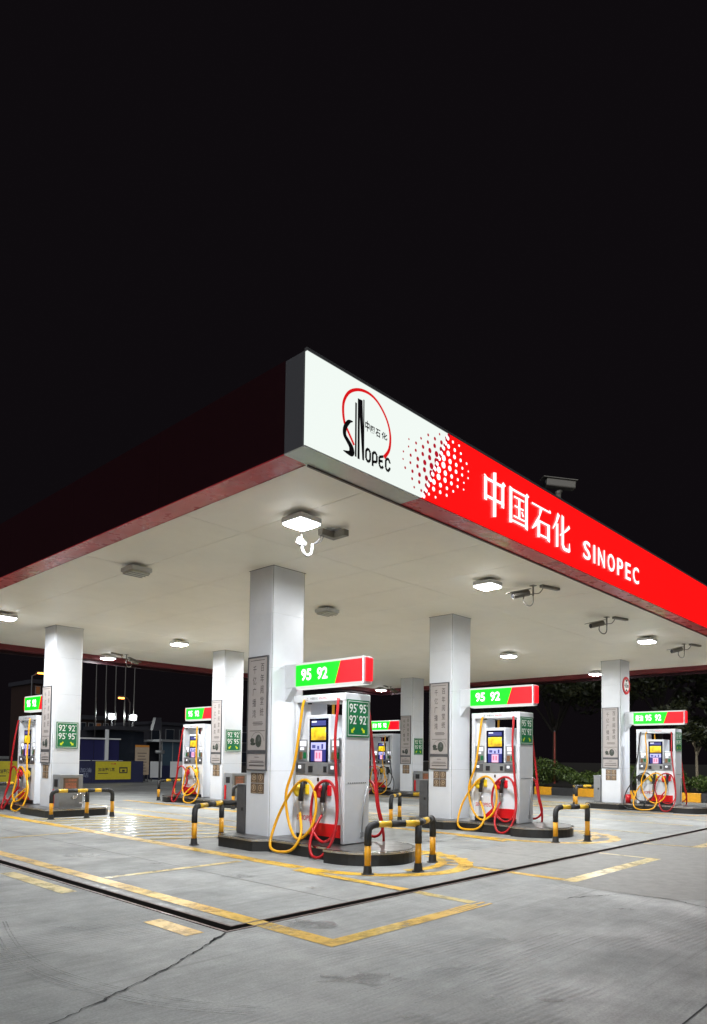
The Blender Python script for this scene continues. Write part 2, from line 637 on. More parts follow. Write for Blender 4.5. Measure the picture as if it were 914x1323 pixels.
X2, X3, YD = 5.4157, 15.0344, 8.769
WX, WY, HC = 0.765, 0.681, 4.955

# lane boxes
marking('lane_line', [(-3.535, 14), (-3.535, -5.17)], 0.19, M_YEL)
marking('lane_line', [(-3.44, -5.085), (-1.75, -5.085)], 0.175, M_YEL)
for k in range(4):
    marking('lane_line', [(-1.75, -5.155 + 0.047 * k), (-1.1 - 0.22 * (k % 2), -5.14 + 0.047 * k)], 0.035, M_YEL)
marking('lane_line', [(-4.17, 0.40), (-4.17, -1.45)], 0.19, M_CREAM)
marking('lane_line', [(-4.21, -3.30), (-4.21, -4.03)], 0.19, M_YEL)
marking('lane_line', [(-3.42, -0.83), (-1.25, -0.83)], 0.12, M_CREAM)
marking('lane_line', [(-3.42, 4.4), (-1.2, 4.4)], 0.11, M_CREAM)
for i, x0 in enumerate((0, X2)):
    z = 0.008
    marking('lane_line', [(x0 - 1.17, -2.0), (x0 - 1.2, -4.0)] if i == 0 else [(x0 - 1.17, -1.0), (x0 - 1.3, -2.2)], 0.16, M_YEL, z)
marking('lane_line', [(-1.2, -4.14), (-1.22, -4.98)], 0.14, M_CREAM)
marking('lane_line', [(0.93, -3.4), (0.93, -4.0)], 0.15, M_YEL)
marking('lane_line', [(0.93, -4.15), (0.93, -4.98)], 0.15, M_YEL)
marking('lane_line', [(0.85, -5.085), (3.95, -5.085)], 0.2, M_CREAM)
marking('lane_line', [(3.9, -4.14), (3.9, -4.98)], 0.08, M_CREAM)
marking('lane_line', [(5.9, -4.15), (6.1, -5.0)], 0.10, M_CREAM)
marking('lane_line', [(6.0, -5.085), (10.4, -5.085)], 0.2, M_CREAM)
marking('lane_line', [(7.9, 3.2), (7.9, -3.6)], 0.11, M_CREAM)
marking('lane_line', [(10.6, 6.0), (10.6, -3.6)], 0.11, M_CREAM)
marking('lane_line', [(12.6, 6.0), (12.6, -3.8)], 0.11, M_CREAM)
marking('lane_line', [(2.6, 12.0), (2.6, 0.0)], 0.10, M_CREAM)
for x0 in (0, X2, X3):
    # outline beside the islands, and the loop round each blunt end
    marking('island_outline', [(x0 - 1.0, 13), (x0 - 1.0, -1.9)], 0.24, M_YEL)
    marking('island_outline', [(x0 + 1.72, 13), (x0 + 1.72, -1.9)], 0.2, M_YEL)
    for a, b, w in ((1.36, 1.62, 0.22), (1.10, 1.22, 0.16)):
        pts = []
        for k in range(25):
            an = math.pi + math.pi * k / 24
            pts.append((x0 + 0.36 + a * math.cos(an), -1.95 + b * math.sin(an)))
        marking('island_outline', pts if w > 0.2 else pts[9:22], w, M_YEL)
    for k in range(5):
        an = R(292 + 14 * k)
        c, s_ = math.cos(an), math.sin(an)
        marking('island_outline', [(x0 + 0.36 + 1.02 * c, -1.95 + 1.18 * s_), (x0 + 0.42 + 1.48 * c, -1.95 + 1.7 * s_)], 0.10, M_YEL, 0.008)
    # hatched no-parking zone between the two islands of a lane
    for k in range(9):
        y = 1.95 + 0.66 * k
        ya, yb = y + 0.52, y - 0.52
        pts = [(x0 - 0.82, ya), (x0 + 1.55, yb)]
        marking('hatch_stripe', pts, 0.19, M_HATCH, 0.008)

# repaired asphalt patch with a ragged edge
M_ASPH = pmat('asphalt_repair', (0.225, 0.222, 0.21), 0.7, var=0.16, scale=6, bump=0.5, bscale=90, dirt=0.3, dirtcol=(0.07, 0.07, 0.065))
edge = [(1.15, -4.16), (0.95, -4.6), (0.62, -5.2), (0.55, -5.9), (0.62, -6.5), (0.95, -6.85), (2.4, -6.75), (5, -6.9), (9, -6.7), (16, -6.9), (16, -4.16)]
ptsr = []
for i in range(len(edge)):
    a, b = edge[i], edge[(i + 1) % len(edge)]
    nn = max(1, int(math.hypot(b[0] - a[0], b[1] - a[1]) / 0.12)) if i < 8 else 1
    for k in range(nn):
        t = k / nn
        j = 0.035 if i < 8 and not (i == 0 and k == 0) else 0
        ptsr.append((a[0] + (b[0] - a[0]) * t + rnd.uniform(-j, j), a[1] + (b[1] - a[1]) * t + rnd.uniform(-j, j), 0.002))
o = MB().poly(ptsr).build('asphalt_patch', M_ASPH)
o['kind'] = 'structure'
edge2 = [(1.25, -2.75), (1.1, -3.2), (0.98, -3.6), (1.1, -4.0), (2.4, -4.01), (3.9, -4.01), (5.0, -3.2), (5.0, -2.75), (4.0, -2.5), (2.6, -2.55)]
o = MB().poly([(x + rnd.uniform(-.04, .04), y + rnd.uniform(-.04, .04) * (1 if y > -4 else 0), 0.002) for x, y in edge2]).build('asphalt_patch', M_ASPH)
o['kind'] = 'structure'

M_CRACK = pmat('crack_dirt', (0.03, 0.03, 0.03), 0.9)


def crack(name, pts, w, jit):
    P = []
    for i in range(len(pts) - 1):
        a, b = pts[i], pts[i + 1]
        n = max(2, int(math.hypot(b[0] - a[0], b[1] - a[1]) / 0.05))
        for k in range(n):
            t = k / n
            P.append((a[0] + (b[0] - a[0]) * t + rnd.uniform(-jit, jit), a[1] + (b[1] - a[1]) * t + rnd.uniform(-jit, jit)))
    P.append(pts[-1])
    o = stroke(P, w, None, 0.0055, 0.75).build(name, M_CRACK)
    o['kind'] = 'structure'


crack('ground_crack', [(-3.96, -4.16), (-4.3, -4.36), (-4.81, -4.66), (-5.4, -4.95), (-5.95, -5.18), (-6.6, -5.5)], 0.014, 0.016)
crack('ground_crack', [(-4.02, -4.22), (-4.25, -4.33)], 0.03, 0.02)
crack('ground_crack', [(-0.2, -5.6), (0.55, -5.95), (0.62, -6.5), (0.3, -7.2)], 0.012, 0.02)
crack('ground_crack', [(1.2, -2.6), (0.98, -3.3), (1.1, -4.0)], 0.014, 0.03)
marking('slab_joint', [(-3.6, -7.87), (6.0, -7.80)], 0.012, M_CRACK, 0.003)
marking('slab_joint', [(2.62, 24.0), (2.62, -4.0)], 0.012, M_CRACK, 0.003)
marking('slab_joint', [(-2.2, 24.0), (-2.2, -4.0)], 0.010, M_CRACK, 0.003)

# tyre scuffs
M_TYRE = worn_paint('tyre_scuff', (0.15, 0.15, 0.15), (0.20, 0.20, 0.20), 0.6, 0.22, 0.60, sc=3.5)


def scuff(pts, off, w):
    P = smooth_path([(x + off, y, 0) for x, y in pts], 8)
    o = stroke([(p.x, p.y) for p in P], w, None, 0.0065, 0.0).build('tyre_scuff', M_TYRE)
    o['kind'] = 'structure'


for k in (0, 1.3, 2.1, 4.4, 5.2):
    scuff([(-5.30, -2.4), (-5.46, -3.0), (-5.58, -3.6), (-5.60, -4.2), (-5.50, -4.8), (-5.30, -5.4), (-5.0, -5.9)], 0.035 * k - 0.1, 0.011)
for k in range(9):
    y = -6.1 - 0.06 * k
    scuff([(-4.3 + 0.1 * (k % 3), y + 0.02), (-3.3, y), (-2.2 + 0.2 * (k % 4), y - 0.06)], 0, 0.010)

# oil stains
M_OIL = worn_paint('oil_stain', (0.15, 0.15, 0.15), (0.20, 0.20, 0.195), 0.4, 0.28, 0.58, sc=4)
for x, y, a, b in ((-3.25, -4.45, 0.26, 0.2), (-4.05, -5.95, 0.35, 0.13), (-3.73, -6.81, 0.10, 0.05), (-3.5, -7.09, 0.10, 0.045), (-3.4, -6.2, 0.12, 0.03), (0.5, -3.3, 0.12, 0.06), (-0.3, -6.3, 0.1, 0.04), (-2.1, -1.9, 0.22, 0.12), (-1.9, -3.2, 0.12, 0.07), (-2.7, 1.2, 0.3, 0.16), (-2.3, -0.2, 0.1, 0.05), (3.0, -1.2, 0.3, 0.18), (3.4, -2.6, 0.16, 0.1), (3.1, 1.0, 0.2, 0.1), (-4.9, -3.0, 0.12, 0.05), (-4.4, -6.6, 0.14, 0.05), (-2.4, -6.0, 0.13, 0.05)):
    pts = []
    for k in range(22):
        an = 2 * math.pi * k / 22
        q = 1 + rnd.uniform(-.45, .35)
        u, v = a * math.cos(an) * q, b * math.sin(an) * q
        pts.append((x + u * 0.68 + v * 0.73, y - u * 0.73 + v * 0.68, 0.0065))
    o = MB().poly(pts).build('oil_stain', M_OIL)
    o['kind'] = 'structure'

# ------------------------------------------------------------------ canopy
CX0, CY0, CX1, CY1 = -3.247, -4.313, 18.43, 13.56
ZB, ZT = 4.694, 5.673
can = empty('canopy', (0, 0, 0))
tag(can, 'wide flat forecourt canopy with lit white and red fascia and white ceiling', 'canopy')
# ceiling panels with narrow joints under a dark backing sheet
xs = [-2.93, -1.45, 0.0, 1.36, 2.72, 4.07, 5.42, 7.0, 8.6, 10.2, 11.8, 13.4, 15.03, 16.6, 18.12]
ys = [-4.0, -1.0, 2.0, 5.0, 8.0, 11.0, 13.25]
for i in range(len(xs) - 1):
    for j in range(len(ys) - 1):
        MB().box(xs[i] + 0.004, xs[i + 1] - 0.004, ys[j] + 0.004, ys[j + 1] - 0.004, HC, HC + 0.03).build('ceiling_panel', M_CEIL, can)
MB().box(CX0 + 0.3, CX1 - 0.3, CY0 + 0.3, CY1 - 0.3, HC + 0.034, HC + 0.10).build('ceiling_backing', M_GAP, can)
MB().box(CX0 + 0.06, CX1 - 0.06, CY0 + 0.06, CY1 - 0.06, ZT - 0.16, ZT - 0.10).build('roof_deck', M_DGREY, can)

# front fascia (looks to -Y): light box, lit white part then lit red part
XB_T, XB_B = -0.80, -1.34      # slanted boundary, top and bottom
fb = MB().box(CX0 + 0.004, CX1, CY0 + 0.03, CY0 + 0.07, ZB + 0.004, ZT - 0.004).build('fascia_box', M_DGREY, can)
MB().prism_axis([(CX0 + 0.012, ZB + 0.012), (XB_B, ZB + 0.012), (XB_T, ZT - 0.012), (CX0 + 0.012, ZT - 0.012)], CY0, CY0 + 0.028, 'y').build('white_panel', E_FW, can)
MB().prism_axis([(XB_B + 0.001, ZB + 0.012), (CX1, ZB + 0.012), (CX1, ZT - 0.012), (XB_T + 0.001, ZT - 0.012)], CY0, CY0 + 0.028, 'y').build('red_panel', E_FR, can)
MB().box(CX0 + 0.004, CX1, CY0 - 0.006, CY0 + 0.03, ZT - 0.010, ZT + 0.02).build('top_edge_strip', M_DGREY, can)
# soffit return under the fascia: grey below the white part, red below the red part
MB().box(CX0 + 0.002, XB_B - 0.05, CY0 + 0.002, CY0 + 0.315, ZB - 0.012, ZB).build('soffit_trim', M_TRIMGREY, can)
MB().box(XB_B - 0.048, CX1, CY0 + 0.002, CY0 + 0.315, ZB - 0.012, ZB).build('soffit_trim', M_TRIMRED, can)
MB().box(CX0 + 0.33, CX1 - 0.3, CY0 + 0.300, CY0 + 0.325, ZB - 0.03, HC + 0.02).build('inner_lip', pmat('brown_lip', (0.13, 0.09, 0.08), 0.4), can)
# left side (looks to -X): unlit dark red panels, grey corner piece
MB().box(CX0, CX0 + 0.05, CY0 + 0.03, CY0 + 0.31, ZB + 0.002, ZT - 0.01).build('corner_panel', pmat('grey_corner_panel', (0.10, 0.10, 0.11), 0.4, 0.2), can)
yy = CY0 + 0.314
while yy < CY1 - 0.1:
    y2 = min(yy + 2.4, CY1)
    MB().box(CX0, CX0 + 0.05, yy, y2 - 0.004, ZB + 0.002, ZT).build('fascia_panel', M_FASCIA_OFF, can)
    yy = y2
yy = CY0 + 0.319
while yy < CY1 - 0.1:
    y2 = min(yy + 3.6, CY1)
    MB().box(CX0 + 0.002, CX0 + 0.32, yy, y2 - 0.003, ZB - 0.012, ZB).build('soffit_trim', M_TRIMRED, can)
    yy = y2
MB().box(CX0 + 0.305, CX0 + 0.325, CY0 + 0.33, CY1 - 0.3, ZB - 0.012, HC + 0.02).build('inner_lip', M_TRIMRED, can)
# far sides
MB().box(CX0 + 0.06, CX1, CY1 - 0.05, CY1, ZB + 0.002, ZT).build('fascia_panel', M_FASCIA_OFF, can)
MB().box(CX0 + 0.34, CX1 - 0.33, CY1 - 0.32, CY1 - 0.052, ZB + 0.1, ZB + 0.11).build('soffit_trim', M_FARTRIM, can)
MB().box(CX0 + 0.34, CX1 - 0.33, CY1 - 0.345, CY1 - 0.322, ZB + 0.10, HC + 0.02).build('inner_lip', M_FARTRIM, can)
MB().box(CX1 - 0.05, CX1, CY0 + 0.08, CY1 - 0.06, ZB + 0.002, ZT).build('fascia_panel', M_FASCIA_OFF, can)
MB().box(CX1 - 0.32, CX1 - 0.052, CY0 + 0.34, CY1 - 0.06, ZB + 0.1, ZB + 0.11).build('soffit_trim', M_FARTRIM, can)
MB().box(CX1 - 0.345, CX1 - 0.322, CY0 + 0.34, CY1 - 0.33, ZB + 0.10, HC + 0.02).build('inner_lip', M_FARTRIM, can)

# lettering on the red part
FY = CY0 - 0.012
SONG = {   # heavy uprights, thin level strokes, small triangular serifs; unit box
    '中': [[(.06, .30), (.18, .30), (.18, .80), (.06, .80)], [(.82, .30), (.94, .30), (.94, .82), (.82, .80)], [(.06, .74), (.94, .74), (.94, .80), (.06, .80)], [(.06, .36), (.94, .36), (.94, .42), (.06, .42)], [(.43, 0), (.57, .03), (.57, 1), (.43, .97)], [(.02, .82), (.18, .76), (.18, .80), (.06, .84)], [(.80, .80), (.88, .88), (1, .82), (.94, .78)]],
    '国': [[(.04, 0), (.17, .03), (.17, .98), (.04, 1)], [(.83, .03), (.96, 0), (.96, .98), (.83, .93)], [(.04, .91), (.96, .91), (.96, .97), (.04, .97)], [(.04, .06), (.96, .06), (.96, .12), (.04, .12)], [(.24, .74), (.76, .74), (.76, .79), (.24, .79)], [(.27, .49), (.73, .49), (.73, .54), (.27, .54)], [(.22, .20), (.78, .20), (.78, .25), (.22, .25)], [(.45, .20), (.55, .20), (.55, .79), (.45, .79)], [(.60, .43), (.66, .45), (.74, .33), (.66, .31)], [(.82, .97), (.88, 1.03), (1, .97), (.96, .93)]],
    '石': [[(0, .90), (1, .90), (1, .95), (0, .95)], [(.90, .95), (.94, 1), (1, .95), (.97, .92)], [(.40, .90), (.54, .90), (.40, .62), (.26, .42), (.0, .20), (.02, .17), (.26, .34), (.36, .56)], [(.28, 0), (.41, .03), (.41, .52), (.28, .52)], [(.80, .03), (.93, 0), (.93, .54), (.80, .50)], [(.28, .47), (.93, .47), (.93, .53), (.28, .53)], [(.28, .07), (.93, .07), (.93, .13), (.28, .13)]],
    '化': [[(.28, 1), (.40, .95), (.26, .72), (.02, .46), (0, .49), (.18, .74)], [(.18, 0), (.31, .03), (.31, .70), (.18, .64)], [(.50, .12), (.63, .16), (.63, .97), (.50, 1)], [(.92, .80), (.99, .72), (.82, .60), (.63, .49), (.40, .36), (.40, .41), (.63, .55), (.80, .68)], [(.50, .12), (.56, .03), (.66, 0), (.92, 0), (1, .05), (.96, .28), (.93, .28), (.90, .10), (.70, .09), (.63, .16)]]}
for ch, x0, x1, z0, z1 in (('中', -0.05, 0.52, 4.87, 5.50), ('国', 0.61, 1.16, 4.91, 5.43), ('石', 1.26, 1.84, 4.89, 5.40), ('化', 1.90, 2.48, 4.88, 5.43)):
    m = MB()
    for q, pl in enumerate(SONG[ch]):
        m.poly([(x0 + p * (x1 - x0), FY - 0.0012 * q, z0 + r_ * (z1 - z0)) for p, r_ in pl])
    m.build('letter', E_FL, can)
wl = [0.27, 0.065, 0.27, 0.30, 0.25, 0.23, 0.28]
x = 2.96
for ch, w in zip('SINOPEC', wl):
    put_text('letter', ch, w, 0.31, E_FL, can, (x, FY, 4.915), *NY, offset=0.012)
    x += w + (2.36 - sum(wl)) / 6

# halftone dots either side of the slanted boundary
for side in (-1, 1):
    for col in range(5):
        for row in range(10):
            t = (row + 0.5) / 10
            z = ZB + 0.04 + t * (ZT - ZB - 0.08)
            xb = XB_B + (XB_T - XB_B) * (z - ZB) / (ZT - ZB)
            xx = xb + side * (0.075 + 0.135 * col) + (0.045 if row % 2 else 0)
            env = math.sin(math.pi * t) ** 0.7
            rr = 0.041 * (1 - col / 5.8) * (0.25 + 0.75 * env)
            if col > 4.8 * env:
                continue
            MB().disc((xx, CY0 - 0.004, z), rr, 'y', 10).build('dot', E_FL if side > 0 else E_DOTR, can)
for row in range(24):      # scalloped edge of the red part
    t = (row + 0.5) / 24
    z = ZB + 0.015 + t * (ZT - ZB - 0.03)
    xb = XB_B + (XB_T - XB_B) * (z - ZB) / (ZT - ZB)
    MB().disc((xb, CY0 - 0.006, z), 0.030, 'y', 10).build('dot', E_DOTR if row % 2 else E_FL, can)

# emblem on the white part: flat strokes
def fstroke(pts, ws, mat, name, dy):
    P = smooth_path([(x, 0, z) for x, z in pts], 6) if len(pts) > 2 else [Vector((x, 0, z)) for x, z in pts]
    m = MB()
    n = len(P)
    Ls, Rs = [], []
    for i, p in enumerate(P):
        t = (P[min(i + 1, n - 1)] - P[max(i - 1, 0)]).normalized()
        q = i / (n - 1) * (len(ws) - 1)
        k = min(int(q), len(ws) - 2) if len(ws) > 1 else 0
        w = (ws[k] + (ws[k + 1] - ws[k]) * (q - k)) if len(ws) > 1 else ws[0]
        nx, nz = -t.z, t.x
        Ls.append((p.x + nx * w / 2, CY0 - dy, p.z + nz * w / 2))
        Rs.append((p.x - nx * w / 2, CY0 - dy, p.z - nz * w / 2))
    for i in range(n - 1):
        m.quad(Ls[i], Ls[i + 1], Rs[i + 1], Rs[i])
    return m.build(name, mat, can)


fstroke([(-2.54, 4.93), (-2.63, 5.04), (-2.69, 5.12), (-2.715, 5.24), (-2.70, 5.36), (-2.62, 5.48), (-2.48, 5.56), (-2.32, 5.585), (-2.18, 5.55), (-2.06, 5.46), (-1.98, 5.35), (-1.945, 5.22), (-1.965, 5.07), (-2.05, 4.955)],
        [0.03, 0.035, 0.035, 0.03, 0.03, 0.045], E_LOGOR, 'emblem_ring', 0.004)
fstroke([(-2.565, 5.175), (-2.63, 5.15), (-2.685, 5.07), (-2.69, 4.99), (-2.64, 4.94), (-2.59, 4.89), (-2.58, 4.83), (-2.63, 4.815), (-2.71, 4.815)], [0.005, 0.05, 0.055, 0.05, 0.06, 0.085, 0.05, 0.005], M_LOGOB, 'emblem_stroke', 0.008)
fstroke([(-2.522, 5.40), (-2.517, 4.81)], [0.026], M_LOGOB, 'emblem_stroke', 0.008)
fstroke([(-2.478, 5.46), (-2.472, 4.80)], [0.034], M_LOGOB, 'emblem_stroke', 0.008)
fstroke([(-2.452, 5.46), (-2.40, 4.81)], [0.06, 0.03], M_LOGOB, 'emblem_stroke', 0.010)
fstroke([(-2.398, 5.48), (-2.392, 4.81)], [0.018], M_LOGOB, 'emblem_stroke', 0.008)


def outline(pts, w):
    return fstroke(pts, [w], M_LOGOB, 'emblem_stroke', 0.008)


for cx_, kind in ((-2.32, 'O'), (-2.21, 'P'), (-2.10, 'E'), (-1.99, 'C')):
    a, z0, z1, zm = 0.034, 4.815, 4.965, 4.89
    zz = z0 - 0.005
    if kind == 'O':
        segs = [[(cx_ - a, z0 + 0.03), (cx_ - a, z1 - 0.03)], [(cx_ + a, z0 + 0.03), (cx_ + a, z1 - 0.03)], [(cx_ - a, z1 - 0.032), (cx_, z1)], [(cx_, z1), (cx_ + a, z1 - 0.032)], [(cx_ - a, z0 + 0.032), (cx_, z0)], [(cx_, z0), (cx_ + a, z0 + 0.032)]]
    elif kind == 'P':
        segs = [[(cx_ - a, z0 - 0.02), (cx_ - a, z1 - 0.02)], [(cx_ - a, z1 - 0.03), (cx_, z1)], [(cx_, z1), (cx_ + a, z1 - 0.03)], [(cx_ + a, z1 - 0.03), (cx_ + a, zm - 0.03)], [(cx_ + a, zm - 0.03), (cx_ - a, zm - 0.045)]]
    elif kind == 'E':
        segs = [[(cx_ - a, z0 + 0.03), (cx_ - a, z1 - 0.03)], [(cx_ - a, z1 - 0.032), (cx_ + a, z1 - 0.005)], [(cx_ - a, zm), (cx_ + a * 0.7, zm + 0.01)], [(cx_ - a, z0 + 0.03), (cx_, z0)], [(cx_, z0), (cx_ + a, z0 + 0.03)]]
    else:
        segs = [[(cx_ - a, z0 + 0.03), (cx_ - a, z1 - 0.03)], [(cx_ - a, z1 - 0.032), (cx_, z1)], [(cx_, z1), (cx_ + a, z1 - 0.03)], [(cx_ + a, z1 - 0.03), (cx_ + a, z1 - 0.05)], [(cx_ - a, z0 + 0.03), (cx_, z0)], [(cx_, z0), (cx_ + a, z0 + 0.035)], [(cx_ + a, z0 + 0.03), (cx_ + a, z0 + 0.055)]]
    for s_ in segs:
        outline(s_, 0.030)
for ch, x0, x1, z0, z1 in (('中', -2.37, -2.30, 5.15, 5.27), ('國', -2.285, -2.215, 5.16, 5.24), ('石', -2.20, -2.12, 5.15, 5.24), ('化', -2.10, -2.0, 5.16, 5.24)):
    put_text('letter', ch, x1 - x0, z1 - z0, M_LOGOB, can, (x0, CY0 - 0.006, z0), *NY, offset=0.025)

# ------------------------------------------------------------------ islands, columns, pumps, signs ...
ISL = {'A': (0, 0, 1), 'B': (X2, 0, 1), 'C': (X3, 0, 1), 'D': (0, YD, -1), 'E': (X2, YD, -1), 'F': (X3, YD, -1)}
WHERE = {'A': 'under the canopy emblem corner', 'B': 'at middle island below red fascia', 'C': 'at island with height limit sign',
         'D': 'at island facing yellow banners', 'E': 'at inner middle island', 'F': 'at inner three-hose island'}


def ellipse_arc(cx_, cy_, a, b, a0, a1, n):
    return [(cx_ + a * math.cos(R(a0 + (a1 - a0) * k / n)), cy_ + b * math.sin(R(a0 + (a1 - a0) * k / n))) for k in range(n + 1)]


M_KSIDE = pmat('black_island_side', (0.014, 0.014, 0.014), 0.35, var=0.4, scale=9, dirt=0.4, dirtcol=(0.09, 0.085, 0.08))


def grow(pts, dlt):
    cx_ = sum(p[0] for p in pts) / len(pts)
    n = len(pts)
    out = []
    for i in range(n):
        a, b, c = Vector(pts[i - 1]), Vector(pts[i]), Vector(pts[(i + 1) % n])
        t = (c - a).normalized()
        out.append((b.x + t.y * dlt, b.y - t.x * dlt))
    return out


def make_island(key):
    x0, y0, sgn = ISL[key]
    # outline in the column's own frame: origin at column centre, bulb end towards -y
    rear = 0.64 if sgn > 0 else 1.22
    bul = ellipse_arc(0, -2.22, 0.80, 0.82, 180, 360, 22)
    pts = [(-0.60, -0.62), (-0.60, -2.06), (-0.80, -2.12)] + bul + [(0.80, -2.12), (0.60, -2.06), (0.60, -0.62), (0.82, -0.44), (0.82, rear - 0.13), (0.70, rear), (-0.70, rear), (-0.82, rear - 0.13), (-0.82, -0.44)]
    root = empty('pump_island', (x0 + WX / 2, y0 + WY / 2, 0), 0 if sgn > 0 else math.pi)
    MB().prism(pts, 0.0, 0.165).build('kerb', M_KSIDE, root)
    MB().prism(grow(pts, 0.012), 0.167, 0.200).build('steel_edging', M_STEEL, root)
    MB().prism(grow(pts, -0.045), 0.2005, 0.206).build('floor_plate', M_PLATE, root)
    tag(root, 'black sided pump island with steel top ' + WHERE[key], 'pump island', 'pump islands under the canopy')
    return root


for k in ISL:
    make_island(k)


def make_column(key):
    x0, y0, sgn = ISL[key]
    root = empty('column', (x0, y0, 0.2))
    z = 0.004
    for z1 in (1.14, 2.95, 3.92, HC - 0.2 - 0.002):
        m = MB().box(0, WX, 0, WY, z, z1 - 0.003)
        me = m.mesh('cladding_panel', M_WHITE)
        bm = bmesh.new()
        bm.from_mesh(me)
        ed = [e for e in bm.edges if abs(e.verts[0].co.z - e.verts[1].co.z) > 0.1]
        bmesh.ops.bevel(bm, geom=ed, offset=0.05, segments=5, affect='EDGES', profile=0.5)
        bm.to_mesh(me)
        bm.free()
        link('cladding_panel', me, root)
        z = z1
    MB().box(0.012, WX - 0.012, 0.012, WY - 0.012, 0.004, HC - 0.21).build('core', M_GAP, root)
    MB().box(-0.01, WX + 0.01, -0.01, WY + 0.01, HC - 0.2 - 0.0015, HC - 0.2 + 0.012).build('ceiling_collar', M_GAP, root)
    lab = {'A': 'square white column under the emblem corner, poster on its side', 'B': 'square white column between the two-hose pumps under the red fascia',
           'C': 'square white column bearing the round red height limit sign', 'D': 'square white column facing the yellow banners, green price sign on it',
           'E': 'square white column with green price sign in the middle of the inner row', 'F': 'square white column with green price sign by inner three-hose pump'}[key]
    tag(root, lab, 'column', 'canopy columns')


for k in ISL:
    make_column(k)


def make_poster():
    """frame origin: column near corner at ground; lies on the -X face"""
    root = empty('poster_board')
    ya, yb, za, zb = 0.075, 0.625, 1.335, 3.365
    f = MB()
    f.box(-0.035, -0.004, ya, ya + 0.022, za, zb).box(-0.035, -0.004, yb - 0.022, yb, za, zb)
    f.box(-0.035, -0.004, ya + 0.022, yb - 0.022, za, za + 0.022).box(-0.035, -0.004, ya + 0.022, yb - 0.022, zb - 0.022, zb)
    f.build('frame', M_DGREY, root)
    MB().box(-0.026, -0.005, ya + 0.0225, yb - 0.0225, 1.70, zb - 0.0225).build('print_sheet', M_POSTER, root)
    MB().box(-0.026, -0.005, ya + 0.0225, yb - 0.0225, za + 0.0225, 1.63).build('print_sheet', M_POSTER, root)
    MB().box(-0.030, -0.005, ya + 0.0225, yb - 0.0225, 1.632, 1.698).build('dark_bar', M_DGREY, root)
    px = -0.0275
    put_text('lettering', '千\n亿\n广\n播\n湾', 0.10, 0.93, M_PRINT, root, (px, 0.485, 2.27), *NX, line=1.25)
    put_text('lettering', '百\n年\n阅\n堂\n统', 0.10, 0.93, M_PRINT, root, (px, 0.275, 2.30), *NX, line=1.25)
    m = MB()
    for y0, y1, z in ((0.20, 0.46, 2.19), (0.18, 0.47, 2.165), (0.20, 0.45, 2.14), (0.13, 0.55, 2.035), (0.16, 0.55, 3.29), (0.16, 0.52, 1.50), (0.14, 0.56, 1.475), (0.14, 0.55, 1.43), (0.14, 0.55, 1.415), (0.28, 0.40, 1.57)):
        m.quad((px, y0, z), (px, y0, z + 0.010), (px, y1, z + 0.010), (px, y1, z))
    m.build('small_print', M_PRINT, root)
    m = MB()      # printed picture: dark round cap with arm
    m.disc((px, 0.30, 1.86), 0.085, 'x', 16, 0.115)
    m.disc((px - 0.001, 0.47, 1.87), 0.06, 'x', 9, 0.045)
    m.disc((px - 0.001, 0.45, 1.81), 0.075, 'x', 9, 0.028)
    m.build('printed_picture', pmat('dark_green_print', (0.045, 0.055, 0.045), 0.5, var=0.5, scale=14), root)
    m = MB()
    m.disc((px - 0.002, 0.285, 1.90), 0.03, 'x', 14, 0.05)
    m.build('printed_highlight', pmat('grey_print', (0.10, 0.105, 0.10), 0.5, var=0.4, scale=20), root)
    m = MB()
    for k in range(18):
        a0, a1 = math.pi * (0.05 + 0.05 * k), math.pi * (0.05 + 0.05 * (k + 1))
        p = [(px, 0.33 - 0.19 * math.cos(a), 1.83 + 0.19 * math.sin(a)) for a in (a0, a1)]
        q = [(px, 0.33 - 0.184 * math.cos(a), 1.83 + 0.184 * math.sin(a)) for a in (a1, a0)]
        m.poly(p + q)
    m.build('printed_arc', M_PRINT, root)
    return root


def make_stickers():
    root = empty('notice_tiles')
    for i in range(2):
        for j in range(2):
            y0, z0 = 0.155 + 0.185 * i, 0.935 + 0.185 * j
            t = MB().box(-0.006, -0.001, y0, y0 + 0.175, z0, z0 + 0.175).build('notice_tile', M_STICK, root)
            m = MB()
            n = 20
            c = (y0 + 0.0875, z0 + 0.10)
            for k in range(n):
                a0, a1 = 2 * math.pi * k / n, 2 * math.pi * (k + 1) / n
                m.poly([(-0.008, c[0] + r_ * math.cos(a), c[1] + r_ * math.sin(a)) for r_, a in ((0.058, a0), (0.058, a1), (0.046, a1), (0.046, a0))])
            if (i + j) % 2:
                m.box(-0.0078, -0.0066, c[0] - 0.012, c[0] + 0.014, c[1] - 0.03, c[1] + 0.034)
            else:
                m.box(-0.0078, -0.0066, c[0] - 0.03, c[0] + 0.02, c[1] - 0.008, c[1] + 0.008).box(-0.0078, -0.0066, c[0] - 0.008, c[0] + 0.008, c[1] - 0.03, c[1] + 0.03)
            m.box(-0.0078, -0.0066, y0 + 0.03, y0 + 0.145, z0 + 0.012, z0 + 0.022)
            m.build('pictogram', M_STICKP, t)
    return root


pst = make_poster()
stk = make_stickers()
for i, (k, (x0, y0, sg)) in enumerate(ISL.items()):
    o = pst if i == 0 else copy_tree(pst)
    o.location = (x0, y0, 0)
    tag(o, 'tall narrow framed calligraphy poster on the column ' + WHERE[k], 'poster', 'column posters')
    o = stk if i == 0 else copy_tree(stk)
    o.location = (x0, y0, 0)
    tag(o, 'set of four brown notice tiles on the column ' + WHERE[k], 'notice', 'notice tiles below the posters')


